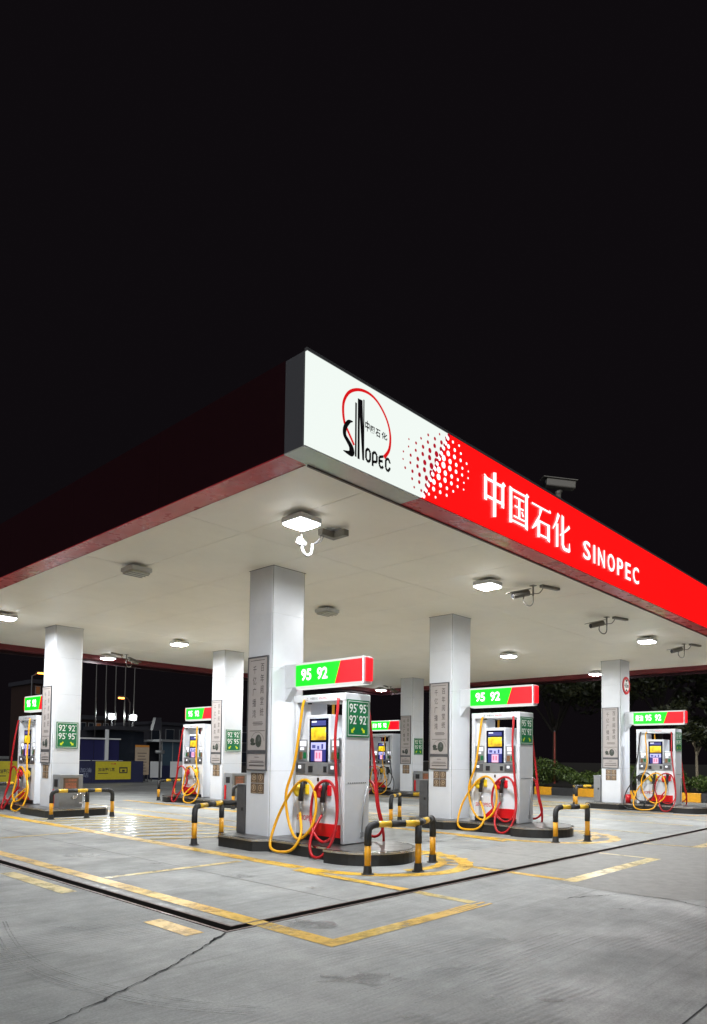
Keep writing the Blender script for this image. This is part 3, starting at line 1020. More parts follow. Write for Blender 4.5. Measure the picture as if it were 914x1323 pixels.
def arrow_pts(cx_, cz, s, flip):
    # block arrow pointing down and outward
    base = [(-1, -1), (0.35, -1), (-0.05, -0.6), (0.95, 0.4), (0.4, 0.95), (-0.6, -0.05), (-1, 0.35)]
    return [(cx_ + (q if not flip else -q) * s, cz + r_ * s) for q, r_ in base]


def make_price_sign(w, h, top, bot, parent=None):
    """looks to -Y, lower left corner at origin"""
    root = empty('price_sign') if parent is None else MB().box(0, w, -0.006, 0, 0, h).build('price_sign', M_GREEN, parent)
    if parent is None:
        MB().box(0, w, -0.015, -0.002, 0, h).build('sign_plate', M_GREEN, root)
        yb = -0.0165
    else:
        yb = -0.0075
    m = MB()
    b, t = 0.022, 0.010
    for q in ((b, w - b, b, b + t), (b, w - b, h - b - t, h - b), (b, b + t, b + t, h - b - t), (w - b - t, w - b, b + t, h - b - t)):
        m.quad((q[0], yb, q[2]), (q[1], yb, q[2]), (q[1], yb, q[3]), (q[0], yb, q[3]))
    m.build('border', M_SIGNW, root)
    for j, tx in enumerate((bot, top)):
        for i in range(2):
            put_text('lettering', tx, w * 0.31, h * 0.24, M_SIGNW, root, (w * (0.10 + 0.44 * i), yb, h * (0.34 + 0.31 * j)), *NY, offset=0.01)
            m = MB()
            xq, zq = w * (0.435 + 0.44 * i), h * (0.53 + 0.31 * j)
            m.quad((xq, yb, zq), (xq + w * 0.03, yb, zq), (xq + w * 0.03, yb, zq + h * 0.05), (xq, yb, zq + h * 0.05))
            m.build('hash_mark', M_SIGNW, root)
    for i in range(2):
        m = MB()
        pts = arrow_pts(w * (0.27 + 0.44 * i), h * 0.19, h * 0.075, i == 1)
        if i == 1:
            pts = pts[::-1]
        m.poly([(p, yb, q) for p, q in pts])
        m.build('arrow', M_SIGNY, root)
    return root


ps = None
for k, lab in (('D', 'green 92 and 95 price sign with yellow arrows on column facing the yellow banners'), ('E', 'green 92 and 95 price sign with yellow arrows on inner middle column'), ('F', 'green 92 and 95 price sign with arrows by inner three-hose pump')):
    x0, y0, _ = ISL[k]
    o = make_price_sign(0.585, 0.69, '92', '95') if ps is None else copy_tree(ps)
    ps = ps or o
    o.location = (x0 + 0.095, y0, 1.73)
    tag(o, lab, 'price sign', 'price signs on the inner columns')

# round height limit sign on column C
hl = empty('height_limit_sign', (X3 + 0.43, 0, 4.12))
m = MB()
m.v = [(0.30 * math.cos(2 * math.pi * i / 32), -0.02, 0.30 * math.sin(2 * math.pi * i / 32)) for i in range(32)] + [(0.30 * math.cos(2 * math.pi * i / 32), -0.002, 0.30 * math.sin(2 * math.pi * i / 32)) for i in range(32)]
m.f = [tuple(range(32)), tuple(range(63, 31, -1))] + [(i, 32 + i, 32 + (i + 1) % 32, (i + 1) % 32) for i in range(32)]
m.build('red_rim', M_RED, hl)
MB().disc((0, -0.0215, 0), 0.215, 'y', 32).build('white_disc', M_SIGNW, hl)
for sg in (1, -1):
    MB().poly([(-0.11, -0.023, 0.2 * sg), (0.11, -0.023, 0.2 * sg), (0, -0.023, 0.105 * sg)]).build('triangle_mark', M_PRINT, hl)
put_text('lettering', '4.5m', 0.34, 0.15, M_PRINT, hl, (-0.17, -0.023, -0.075), *NY, offset=0.035)
tag(hl, 'round red and white 4.5 metre height limit sign on column', 'road sign')

# ------------------------------------------------------------------ lit pump-number boxes on the columns


def make_lightbox(words):
    """origin: centre of the column base; box runs towards -Y from the column's -Y face"""
    root = empty('lit_sign_box')
    yf = -WY / 2
    x0, x1 = -0.085, 0.085
    z0, z1 = 2.765, 3.215
    ya, yb = yf - 0.31, yf - 1.88
    MB().box(x0, x1, yf - 0.003, ya, z0 + 0.03, z1).build('bracket', M_LGREY, root, 0.01)
    m = MB().prism_axis([(yf - 0.003, z0 - 0.20), (yf - 0.003, z0 + 0.03), (yf - 0.20, z0 + 0.03)], -0.07, 0.07, 'x')
    m.build('bracket_foot', M_LGREY, root)
    MB().box(x0 + 0.012, x1 - 0.012, ya - 0.001, yb + 0.0, z0 + 0.02, z1 - 0.02).build('box_body', M_LGREY, root)
    for (a, b, name) in ((z0, z0 + 0.045, 'rim'), (z1 - 0.035, z1, 'rim')):
        MB().box(x0 - 0.012, x1 + 0.012, ya, yb, a, b).build(name, E_SRIM, root, 0.006)
    MB().box(x0 - 0.014, x1 + 0.014, yb - 0.002, yb - 0.03, z0, z1).build('end_frame', M_LGREY, root, 0.008)
    MB().box(x0 + 0.02, x1 + 0.015, yb - 0.031, yb - 0.06, z0 + 0.05, z1 - 0.02).build('end_lamp', E_SR, root, 0.01)
    for s in (-1, 1):
        xf = s * 0.085
        left, right = (ya, yb) if s < 0 else (yb, ya)
        L = right - left
        zb, zt = z0 + 0.047, z1 - 0.037
        c0, c1 = left + L * 0.61, left + L * 0.69
        MB().prism_axis([(left, zb), (c0, zb), (c1, zt), (left, zt)] if s > 0 else [(left, zt), (c1, zt), (c0, zb), (left, zb)], xf - 0.012, xf + 0.012, 'x').build('green_panel', E_SG, root)
        MB().prism_axis([(c0, zb), (right, zb), (right, zt), (c1, zt)] if s > 0 else [(c1, zt), (right, zt), (right, zb), (c0, zb)], xf - 0.0121, xf + 0.0119, 'x').build('red_panel', E_SR, root)
        dirs = NX if s < 0 else PX
        sx = -1 if s < 0 else 1
        spots = ((0.09, 0.20), (0.34, 0.20)) if len(words) == 2 else ((0.04, 0.165), (0.245, 0.155), (0.44, 0.155))
        for wd, (t, wf) in zip(words, spots):
            ww = abs(L) * wf * (0.80 if wd.isdigit() else 0.95)
            put_text('lettering', wd, ww, 0.205, E_SW, root, (xf + sx * 0.0145, left + L * t, z0 + 0.135), *dirs, offset=0.028 if wd.isdigit() else 0.012)
    return root


lb2 = make_lightbox(['95', '92'])
lb3 = make_lightbox(['柴油', '95', '92'])
used = set()
for k, (x0, y0, sg) in ISL.items():
    src = lb3 if k in 'CF' else lb2
    o = src if src.name not in used else copy_tree(src)
    used.add(src.name)
    o.location = (x0 + WX / 2, y0 + WY / 2, 0)
    o.rotation_euler.z = 0 if sg > 0 else math.pi
    tag(o, 'lit green and red fuel grade box above the pump ' + WHERE[k], 'light box', 'lit fuel grade boxes')

# ------------------------------------------------------------------ fuel pumps
HY = [(0.08, -0.78, 2.53), (0.05, -0.75, 2.40), (-0.02, -0.66, 1.5), (-0.06, -0.50, 0.97), (-0.06, -0.58, 0.50), (-0.18, -0.92, 0.26), (-0.16, -1.20, 0.42), (-0.08, -1.25, 0.76), (-0.06, -1.16, 1.09), (-0.06, -0.95, 1.21), (-0.06, -0.69, 1.07), (-0.08, -0.37, 0.64), (-0.20, -0.30, 0.23), (-0.30, -0.42, 0.07), (-0.31, -0.66, 0.035), (-0.29, -0.93, 0.10), (-0.17, -1.00, 0.34), (-0.06, -0.78, 0.60)]
HR = [(0.08, -1.56, 2.53), (0.05, -1.58, 2.40), (-0.02, -1.60, 1.88), (-0.05, -1.66, 1.33), (-0.07, -1.72, 0.79), (-0.16, -1.74, 0.42), (-0.18, -1.53, 0.26), (-0.16, -1.28, 0.40), (-0.06, -1.11, 0.69), (-0.06, -1.19, 1.05), (-0.06, -1.42, 1.21), (-0.06, -1.63, 1.11), (-0.07, -1.71, 0.73), (-0.18, -1.74, 0.33), (-0.29, -1.62, 0.07), (-0.31, -1.43, 0.045), (-0.27, -1.32, 0.20), (-0.16, -1.28, 0.41), (-0.05, -1.24, 0.58)]
PC = (0.415, -1.07)


def make_pump(n_hose):
    root = empty('fuel_pump')
    hw, hd, top = 0.61, 0.295, 2.42
    MB().box(-hd + 0.03, hd - 0.03, -hw + 0.085, hw - 0.085, 0.008, 0.10).build('plinth', M_BLACK, root)
    for s in (-1, 1):
        m = MB().box(-hd, hd, s * (hw - 0.075), s * hw, 0.008, top - 0.03)
        sp = m.build('side_panel', M_LGREY if s < 0 else M_WHITE, root, 0.012)
        if s < 0:
            for q in range(9):
                MB().box(-0.22 + 0.05 * q, -0.19 + 0.05 * q, -hw - 0.003, -hw - 0.0005, 0.97, 0.985).build('vent_slot', M_DGREY, sp)
    MB().box(0.08, 0.15, -hw - 0.02, -hw - 0.001, 0.10, 0.18).build('junction_box', M_GREY, root, 0.004)
    MB().tube([(0.115, -hw - 0.012, 0.18), (0.14, -hw - 0.012, 0.55), (0.23, -hw - 0.012, 0.93)], 0.011, 8).build('side_conduit', M_GREY, root, smooth=True)
    MB().box(-hd - 0.004, hd + 0.004, -hw - 0.004, hw + 0.004, top - 0.125, top).build('top_beam', M_WHITE, root, 0.012)
    MB().box(-hd + 0.012, hd - 0.012, -hw + 0.077, hw - 0.077, 0.102, 1.08).build('lower_cabinet', M_WHITE, root, 0.008)
    MB().box(-hd + 0.005, hd - 0.005, -hw + 0.0765, hw - 0.0765, 1.083, 1.30).build('equipment_tray', M_GREY, root, 0.008)
    MB().box(-hd + 0.06, hd - 0.06, -hw + 0.0765, hw - 0.0765, 1.303, 1.70).build('upper_cabinet', M_LGREY, root, 0.008)
    MB().box(-hd + 0.10, hd - 0.10, 0.30, hw - 0.0765, 1.702, top - 0.127).build('rear_panel', M_WHITE, root)
    MB().box(-hd + 0.025, hd - 0.025, -0.245, 0.295, 1.305, 2.085).build('screen_tower', M_WHITE, root, 0.015)
    # price sign on the outer end
    if n_hose == 2:
        sgn = make_price_sign(0.53, 0.60, '95', '92', root)
    else:
        sgn = make_price_sign(0.53, 0.60, '92', '95', root)
    sgn.location = (-0.265, -hw - 0.0045, 1.715)
    hoses = [(HY, M_HOSEY, M_NOZY, 0.02), (HR, M_HOSER, M_NOZR, 0.0)]
    for s in (-1, 1):           # the two service sides
        fx = s * hd

        def bx(name, d0, d1, y0, y1, z0, z1, mat, parent=root, bev=0.0):
            return MB().box(fx - s * d0, fx - s * d1, y0, y1, z0, z1).build(name, mat, parent, bev)
        # the screen: left edge as seen by the customer on this side is the same picture
        scr = bx('screen', 0.022, 0.008, -0.215, 0.225, 1.275, 2.02, M_GLASS, root, 0.004)
        bx('screen_picture', 0.0075, 0.0060, -0.17, 0.18, 1.665, 1.875, E_SCF, scr)
        bx('screen_picture', 0.0075, 0.0061, -0.17, 0.18, 1.315, 1.505, E_SCB, scr)
        bx('screen_picture', 0.0075, 0.0062, -0.17, 0.18, 1.507, 1.625, E_SCL, scr)
        bx('screen_picture', 0.0058, 0.0050, -0.085, 0.085, 1.315, 1.49, E_SCP, scr)
        bx('screen_picture', 0.0058, 0.0050, -0.11, -0.07, 1.52, 1.60, E_SCB, scr)
        bx('screen_picture', 0.0058, 0.0050, -0.02, 0.03, 1.515, 1.57, E_SCHD, scr)
        bx('screen_picture', 0.0049, 0.0045, -0.05, -0.01, 1.36, 1.46, E_SCRD, scr)
        bx('screen_picture', 0.0049, 0.0045, 0.02, 0.06, 1.36, 1.46, E_SCRD, scr)
        bx('screen_picture', 0.0058, 0.0050, 0.07, 0.15, 1.53, 1.585, E_SCHD, scr)
        bx('screen_picture', 0.0075, 0.0061, -0.165, 0.175, 1.905, 1.985, E_SCHD, scr)
        bx('screen_picture', 0.0058, 0.0050, 0.05, 0.165, 1.955, 1.98, E_SCW, scr)
        # payment units either side of the screen
        for sy in (-1, 1):
            yc = 0.025 + sy * 0.385
            u = bx('payment_unit', 0.059, 0.035, yc - 0.125, yc + 0.125, 1.32, 1.675, M_GREY, root, 0.005)
            bx('display', 0.0345, 0.031, yc - 0.085, yc + 0.07, 1.565, 1.655, E_SCW, u)
            bx('display', 0.0345, 0.031, yc - 0.03, yc + 0.06, 1.50, 1.545, E_SCW, u)
            bx('card_slot', 0.0345, 0.029, yc - 0.09, yc - 0.02, 1.36, 1.46, M_GREEN, u)
            bx('keypad', 0.0345, 0.027, yc + 0.0, yc + 0.08, 1.345, 1.465, pmat('brown_keypad', (0.20, 0.10, 0.05), 0.4, var=0.4, scale=40), u)
            tr = bx('reader', 0.0045, -0.006, yc - 0.105, yc + 0.115, 1.12, 1.275, M_DGREY, root, 0.004)
            bx('reader_light', -0.0065, -0.010, yc - 0.01, yc + 0.055, 1.19, 1.245, E_SCW, tr)
        bx('card_slot', 0.0045, -0.004, 0.13, 0.23, 1.13, 1.235, M_BLACK)
        bx('card_slot', 0.0045, -0.004, -0.20, -0.13, 1.14, 1.235, M_BLACK)
        bx('lock', 0.0115, 0.002, -0.02, 0.02, 0.985, 1.045, M_BLACK)
        # red wedge at the bottom and the maker's words
        a = MB().prism_axis([(0.30, 0.104), (0.06, 0.31), (-hw + 0.085, 0.31), (-hw + 0.085, 0.104)][::s], fx - s * 0.0115, fx - s * 0.004, 'x')
        a.build('red_band', M_RED, root)
        dirs = NX if s < 0 else PX
        yl = (lambda q: q) if s < 0 else (lambda q: -q)
        put_text('lettering', 'SINOPEC', 0.40, 0.085, M_REDPRINT, root, (fx - s * 0.009, yl(0.50), 0.33), *dirs, offset=0.01)
        put_text('lettering', '中国石化', 0.18, 0.040, M_PRINT, root, (fx + s * 0.0065, yl(0.20), top - 0.085), *dirs)
        put_text('lettering', 'SINOPEC', 0.20, 0.036, M_REDPRINT, root, (fx + s * 0.0065, yl(0.0), top - 0.083), *dirs)
        put_text('lettering', '上', 0.05, 0.06, M_PRINT, root, (fx + s * 0.0065, yl(0.30), top - 0.095), *dirs)
        # nozzles in their boots
        if n_hose == 2:
            spots = [(0.30, M_NOZY, M_HOSEY), (-0.22, M_NOZR, M_HOSER)]
        else:
            spots = [(0.40, M_BLACK, M_HOSEB), (0.03, M_NOZY, M_HOSEY), (-0.37, M_NOZR, M_HOSER)]
        for yc, nm, hm in spots:
            boot = bx('nozzle_boot', 0.0115, -0.035, yc - 0.105, yc - 0.03, 0.76, 0.93, nm, root, 0.015)
            nz = empty('nozzle', (0, 0, 0))
            nz.parent = root
            bx('holder', 0.0115, -0.055, yc - 0.045, yc + 0.04, 0.86, 0.985, M_BLACK, nz, 0.012)
            fxo = fx + s * 0.075
            MB().tube([(fxo, yc - 0.01, 0.99), (fxo, yc - 0.01, 0.90), (fxo + s * 0.01, yc + 0.005, 0.78), (fxo, yc + 0.02, 0.66)], [0.028, 0.036, 0.042, 0.046], 10).build('grip', M_BLACK, nz, smooth=True)
            MB().tube([(fxo + s * 0.015, yc + 0.02, 0.90), (fxo + s * 0.02, yc + 0.075, 0.86), (fxo + s * 0.02, yc + 0.10, 0.82), (fxo + s * 0.015, yc + 0.07, 0.775), (fxo, yc + 0.02, 0.76)], [0.042, 0.064, 0.07, 0.064, 0.042], 10).build('splash_guard', nm, nz, smooth=True)
            MB().tube([(fxo, yc + 0.02, 0.665), (fxo, yc + 0.03, 0.60), (fxo, yc + 0.035, 0.52), (fxo, yc + 0.035, 0.44)], [0.040, 0.034, 0.026, 0.018], 10).build('swivel', M_NOZMET, nz, smooth=True)
            MB().tube([(fxo, yc + 0.02, 0.60), (fxo + s * 0.04, yc - 0.04, 0.55), (fxo + s * 0.03, yc - 0.05, 0.47), (fxo, yc + 0.02, 0.45)], 0.008, 6).build('trigger_guard', M_NOZMET, nz, smooth=True)

        def hose(pts, mat, tail_y, dy=0.0, rr=0.0235):
            P = []
            for (x, y, z) in pts[:-1]:
                lx = x - PC[0]
                P.append((lx if s < 0 else -lx, y - PC[1] + dy, max(z - 0.2, -0.17)))
            P.append((fx + s * 0.075, tail_y + 0.035, 0.45))
            for i_, sgn_ in ((-2, 1),):
                pass
            sp = smooth_path(P, 7)
            o = MB().tube(sp, rr, 9).build('hose', mat, root, smooth=True)
            return o
        if n_hose == 2:
            hose(HY, M_HOSEY, 0.30)
            hose(HR, M_HOSER, -0.22)
        else:
            hose([(x, y * 1.0 + 0.08, z) for x, y, z in HY], M_HOSEB, 0.40, 0.08, 0.019)
            hose([(x - 0.02, y, z) for x, y, z in HY[:2]] + [(x - 0.03, y - 0.16, z) for x, y, z in HY[2:]], M_HOSEY, 0.03, -0.05, 0.019)
            hose(HR, M_HOSER, -0.37, 0.0, 0.019)
        for yc in (0.30, -0.50):
            bx('hose_outlet', 0.06, 0.10, yc - 0.03, yc + 0.03, top - 0.15, top - 0.10, M_BLACK)
    return root


p2 = make_pump(2)
p3 = make_pump(3)
used = set()
for k, (x0, y0, sg) in ISL.items():
    src = p3 if k in 'CF' else p2
    o = src if src.name not in used else copy_tree(src)
    used.add(src.name)
    cx_, cy_ = x0 + WX / 2, y0 + WY / 2
    lx, ly = PC[0] - WX / 2, PC[1] - WY / 2
    o.location = (cx_ + lx * sg, cy_ + ly * sg, 0.206)
    o.rotation_euler.z = 0 if sg > 0 else math.pi
    hv = random.Random(ord(k))
    for ch in o.children:
        if ch.name.startswith('hose') and 'outlet' not in ch.name and k != 'A':
            ch.scale = (1, 1 + hv.uniform(-0.03, 0.03), 1 + hv.uniform(-0.012, 0.0))
    kind = 'white three-hose fuel pump with coiled black, yellow and red hoses ' if k in 'CF' else 'white two-hose fuel pump with looped yellow and red hoses '
    short = {'A': 'under the canopy\'s emblem corner', 'B': 'below the red fascia', 'C': 'by height limit sign', 'D': 'facing yellow banners', 'E': 'in inner row\'s middle', 'F': 'in inner row'}[k]
    tag(o, kind + short, 'fuel pump', 'fuel pumps')

# ------------------------------------------------------------------ service cabinets behind the columns
E_CABTXT = emis('lit_orange_notice', (0.9, 0.25, 0.12), 0.316)
def make_cabinet(key):
    x0, y0, sg = ISL[key]
    root = empty('service_cabinet', (x0 + WX / 2, y0 + WY / 2, 0.206), 0 if sg > 0 else math.pi)
    if sg > 0:      # slim dark cabinet on the +Y side
        ya, yb, xa, xb, h = WY / 2 + 0.03, WY / 2 + 0.27, -0.36, 0.28, 0.86
        MB().box(xa, xb, ya, yb, 0, h).build('body', M_DGREY if key != 'C' else M_GREY, root, 0.008)
        MB().box(xa + 0.05, xb - 0.05, yb + 0.001, yb + 0.006, 0.08, h - 0.1).build('door', M_GREY, root)
        MB().box(xa - 0.006, xa - 0.001, ya + 0.05, ya + 0.10, 0.40, 0.46).build('lock', M_BLACK, root)
        MB().box(xa - 0.004, xb + 0.004, ya - 0.01, yb + 0.01, h + 0.001, h + 0.02).build('lid', M_GREY, root)
        if key == 'C':
            MB().box(xa + 0.42, xa + 0.60, ya - 0.02, ya - 0.002, 0.05, 0.6).build('red_panel', M_RED, root)
    else:           # larger air and water unit on the -Y side (local +y)
        ya, yb, xa, xb, h = WY / 2 + 0.06, WY / 2 + 0.46, -0.26, 0.36, 0.84
        MB().box(xa, xb, ya, yb, 0, h).build('body', M_GREY, root, 0.008)
        MB().box(xb + 0.001, xb + 0.007, ya + 0.10, yb - 0.10, 0.53, 0.72).build('opening', M_BLACK, root)
        MB().box(xb + 0.001, xb + 0.016, ya + 0.04, ya + 0.12, 0.02, 0.46).build('red_panel', M_RED, root)
        pl = MB().box(xa + 0.12, xb - 0.10, yb + 0.001, yb + 0.006, 0.46, 0.76).build('notice', M_STICK, root)
        r, u = (-1, 0, 0), (0, 0, 1)
        put_text('lettering', '便民服务', 0.30, 0.055, E_CABTXT, pl, (xb - 0.15, yb + 0.008, 0.67), r, u, offset=0.01)
        put_text('lettering', '加气加水\n自助设备', 0.30, 0.15, E_CABTXT, pl, (xb - 0.15, yb + 0.008, 0.49), r, u, offset=0.01)
        pts = [(-0.16 + 0.13 * math.cos(a * 0.5), yb + 0.10 + 0.05 * math.sin(a), 0.24 + 0.13 * math.sin(a * 0.5)) for a in range(0, 11)]
        MB().tube(smooth_path(pts, 4), 0.014, 8).build('hose_coil', M_STEEL, root, smooth=True)
        MB().tube([(0.0, yb + 0.03, 0.26), (0.0, yb + 0.11, 0.26)], 0.05, 14).build('hose_hook', M_STEEL, root, smooth=True)
    tag(root, ('slim dark grey service cabinet beside the column ' if sg > 0 else 'grey steel air and water cabinet beside the column ') + WHERE[key], 'cabinet', 'service cabinets')


for k in ISL:
    make_cabinet(k)

# fire extinguisher box and small column cover at C
fe = empty('fire_bucket', (X3 + 0.08, -0.22, 0.207))
MB().tube([(0.07, 0.05, 0), (0.07, 0.05, 0.28)], [0.075, 0.10], 14).build('bucket', M_RED, fe, smooth=True)
MB().tube([(0.07 - 0.09, 0.05, 0.27), (0.07 - 0.06, 0.05, 0.33), (0.07, 0.05, 0.35), (0.07 + 0.06, 0.05, 0.33), (0.07 + 0.09, 0.05, 0.27)], 0.006, 6).build('handle', M_DGREY, fe)
tag(fe, 'small red fire bucket at the foot of the height limit column', 'bucket')

# ------------------------------------------------------------------ pipe barriers


def make_barrier(key, end):
    x0, y0, sg = ISL[key]
    if sg > 0:
        legs = [(-0.71, -2.94), (0.01, -3.25), (0.87, -2.86)] if end == 'bulb' else [(-0.68, 1.24), (0.30, 1.78), (1.35, 1.24)]
        legs = [(x0 + a, y0 + b) for a, b in legs]
    else:
        if end == 'bulb':
            legs = [(x0 + WX + 0.71, y0 + WY + 2.94), (x0 + WX - 0.01, y0 + WY + 3.25), (x0 - 0.11, y0 + WY + 2.86)]
        else:
            legs = [(x0 - 0.52, y0 - 1.27), (x0 + 0.32, y0 - 1.38), (x0 + 0.98, y0 - 1.40)]
    root = empty('pipe_barrier', (legs[1][0], legs[1][1], 0))
    ox, oy = legs[1]
    zt, rr = 0.68, 0.046
    P = [Vector((a - ox, b - oy, 0)) for a, b in legs]
    ins = 0.07
    for i, p in enumerate(P):
        lg = MB().tube([p + Vector((0, 0, 0.10)), p + Vector((0, 0, 0.40))], rr, 14).build('leg', M_YPIPE, root, smooth=True)
        MB().tube([p + Vector((0, 0, 0.0)), p + Vector((0, 0, 0.012)), p + Vector((0, 0, 0.014)), p + Vector((0, 0, 0.03)), p + Vector((0, 0, 0.12))], [0.088, 0.088, 0.066, 0.062, 0.054], 16).build('foot', M_RUB, lg, smooth=False)
        if i == 1:
            MB().tube([p + Vector((0, 0, 0.395)), p + Vector((0, 0, zt - 0.03))], rr + 0.004, 14).build('sleeve', M_RUB, lg, smooth=True)
        else:
            d_ = (P[1] - p).normalized()
            q = [p + Vector((0, 0, 0.395)), p + Vector((0, 0, zt - 0.12)), p + Vector((0, 0, zt - 0.06)) + d_ * 0.012, p + Vector((0, 0, zt - 0.02)) + d_ * 0.05, p + Vector((0, 0, zt)) + d_ * 0.11, p + Vector((0, 0, zt)) + d_ * 0.15]
            MB().tube(q, rr + 0.005, 14).build('elbow', M_RUB, lg, smooth=True)
    # top rail in alternate yellow and black bands
    d1 = (P[1] - P[0]).normalized()
    d2 = (P[2] - P[1]).normalized()
    path = [P[0] + d1 * 0.13, P[1], P[2] - d2 * 0.13]
    segs = []
    for a, b, nb in ((path[0], path[1], 3), (path[1], path[2], 3)):
        for i in range(nb):
            segs.append((a.lerp(b, i / nb), a.lerp(b, (i + 1) / nb)))
    for i, (a, b) in enumerate(segs):
        a = a + Vector((0, 0, zt))
        b = b + Vector((0, 0, zt))
        MB().tube([a, b], rr + (0.0 if i % 2 == 0 else 0.003), 14).build('rail_band', M_YPIPE2 if i % 2 == 0 else M_RUB, root, smooth=True)
    tag(root, ('yellow and black pipe barrier guarding the ' + ('blunt pump end ' if end == 'bulb' else 'column end ') + WHERE[key]), 'barrier', 'pipe barriers at the island ends')


for k in ISL:
    for e in ('bulb', 'column'):
        make_barrier(k, e)

# ------------------------------------------------------------------ canopy lamps


def make_lamp(x, y, lit, label):
    root = empty('canopy_lamp', (x, y, HC))
    MB().box(-0.05, 0.05, -0.05, 0.05, -0.055, -0.0005).build('mount', M_LAMPH, root)
    MB().box(-0.20, 0.20, -0.20, 0.20, -0.125, -0.05).build('housing', M_LAMPH, root, 0.012)
    if lit:
        MB().box(-0.185, 0.185, -0.185, 0.185, -0.155, -0.126).build('bezel', E_BEZEL, root, 0.006)
        MB().quad((-0.165, 0.165, -0.1562), (0.165, 0.165, -0.1562), (0.165, -0.165, -0.1562), (-0.165, -0.165, -0.1562)).build('diffuser', E_LAMP, root)
        fr = MB()
        for q in ((-0.186, 0.186, -0.186, -0.166), (-0.186, 0.186, 0.166, 0.186), (-0.186, -0.166, -0.166, 0.166), (0.166, 0.186, -0.166, 0.166)):
            fr.box(*q, -0.160, -0.1555)
        fr.build('lens_frame', M_LAMPH, root)
    else:
        MB().box(-0.175, 0.175, -0.175, 0.175, -0.165, -0.126).build('diffuser', M_LAMPOFF, root, 0.015)
        for q in (-1, 0, 1):
            MB().box(-0.18, 0.18, q * 0.11 - 0.004, q * 0.11 + 0.004, -0.172, -0.166).build('guard_bar', M_DGREY, root)
    tag(root, label, 'ceiling lamp', 'lamps under the canopy')


for x, y, lit, lab in (
        (-1.41, -2.26, 1, 'lit square ceiling lamp at the emblem corner of the canopy'),
        (-1.57, 1.9, 0, 'unlit square ceiling lamp along the dark red canopy edge'),
        (3.06, 1.76, 0, 'unlit square ceiling lamp between the emblem column and middle column'),
        (3.41, 8.27, 1, 'lit ceiling lamp between the two inner green price sign columns'),
        (-1.47, 8.16, 1, 'lit ceiling lamp by dark red canopy edge facing yellow banners'),
        (3.56, 12.83, 1, 'lit ceiling lamp at the far canopy edge toward the flagpoles'),
        (3.27, -2.3, 1, 'lit ceiling lamp below the Chinese lettering of the red fascia'),
        (11.36, 2.05, 1, 'lit ceiling lamp in the wide bay near the height limit column'),
        (11.24, -2.27, 1, 'lit ceiling lamp below the plain end of the red fascia'),
        (17.41, 1.92, 1, 'lit ceiling lamp behind the height limit column'),
        (17.45, 12.64, 1, 'lit ceiling lamp beside camera at the inner far corner'),
        (7.55, 8.27, 1, 'lit ceiling lamp hidden behind the emblem column in the inner row'),
        (17.41, -2.27, 1, 'lit ceiling lamp past the last pump under the red fascia')):
    make_lamp(x, y, lit, lab)

# ------------------------------------------------------------------ cameras under the ceiling and on the roof
M_CAMB = pmat('camera_beige', (0.20, 0.185, 0.16), 0.4, 0.1, var=0.05)


def make_cctv(x, y, label, rz=0.0, conduit=M_CAMB, scale=1.0):
    root = empty('security_camera', (x, y, HC), rz)
    root.scale = (scale,) * 3
    MB().box(-0.05, 0.05, -0.05, 0.05, -0.012, -0.001).build('base_plate', M_CAMB, root)
    MB().tube([(0, 0, -0.01), (0, 0, -0.20)], 0.018, 10).build('drop_rod', M_CAMB, root, smooth=True)
    MB().tube([(0, 0, -0.17), (-0.14, 0.03, -0.19)], 0.012, 8).build('arm', M_CAMB, root, smooth=True)
    b = MB().tube([(-0.10, 0.02, -0.155), (-0.44, 0.10, -0.245)], 0.058, 12).build('camera_body', M_CAMB, root, smooth=False)
    MB().box(-0.5, 0.0, -0.065, 0.065, 0.0, 0.012).build('sun_hood', M_CAMB, b)
    hood = b.children[0]
    hood.matrix_local = Matrix.Translation((-0.075, 0.02, -0.085)) @ Matrix.Rotation(R(-14), 4, 'Z') @ Matrix.Rotation(R(-14), 4, 'Y')
    MB().tube([(-0.437, 0.099, -0.244), (-0.452, 0.103, -0.248)], 0.046, 12).build('lens', M_BLACK, b)
    pts = smooth_path([(-0.2, 0.04, -0.22), (-0.22, 0.04, -0.32), (-0.15, 0.03, -0.39), (-0.06, 0.01, -0.40), (-0.005, 0.0, -0.33), (0, 0, -0.19)], 6)
    MB().tube(pts, 0.011, 8).build('cable_loop', conduit, root, smooth=True)
    pts = smooth_path([(0, 0, -0.16), (0.12, -0.05, -0.14), (0.18, -0.10, -0.03)], 5)
    MB().tube(pts, 0.009, 6).build('cable', conduit, root, smooth=True)
    MB().box(0.08, 0.56, -0.17, -0.09, -0.05, -0.001).build('cable_tray', M_CAMB, root)
    tag(root, label, 'camera', 'security cameras under the canopy')
    return root


make_cctv(4.22, -2.72, 'beige security camera beside the lamp below the Chinese lettering', R(-15))
make_cctv(8.0, -2.55, 'beige security camera midway below the plain red fascia', R(-15))
make_cctv(13.05, -2.65, 'beige security camera beyond the last lamp below the red fascia', R(-15))
make_cctv(3.95, 12.3, 'security camera beside the lamp at the flagpole side of the canopy', R(200))
make_cctv(17.3, 11.9, 'security camera hanging at the inner far corner of the canopy', R(200))

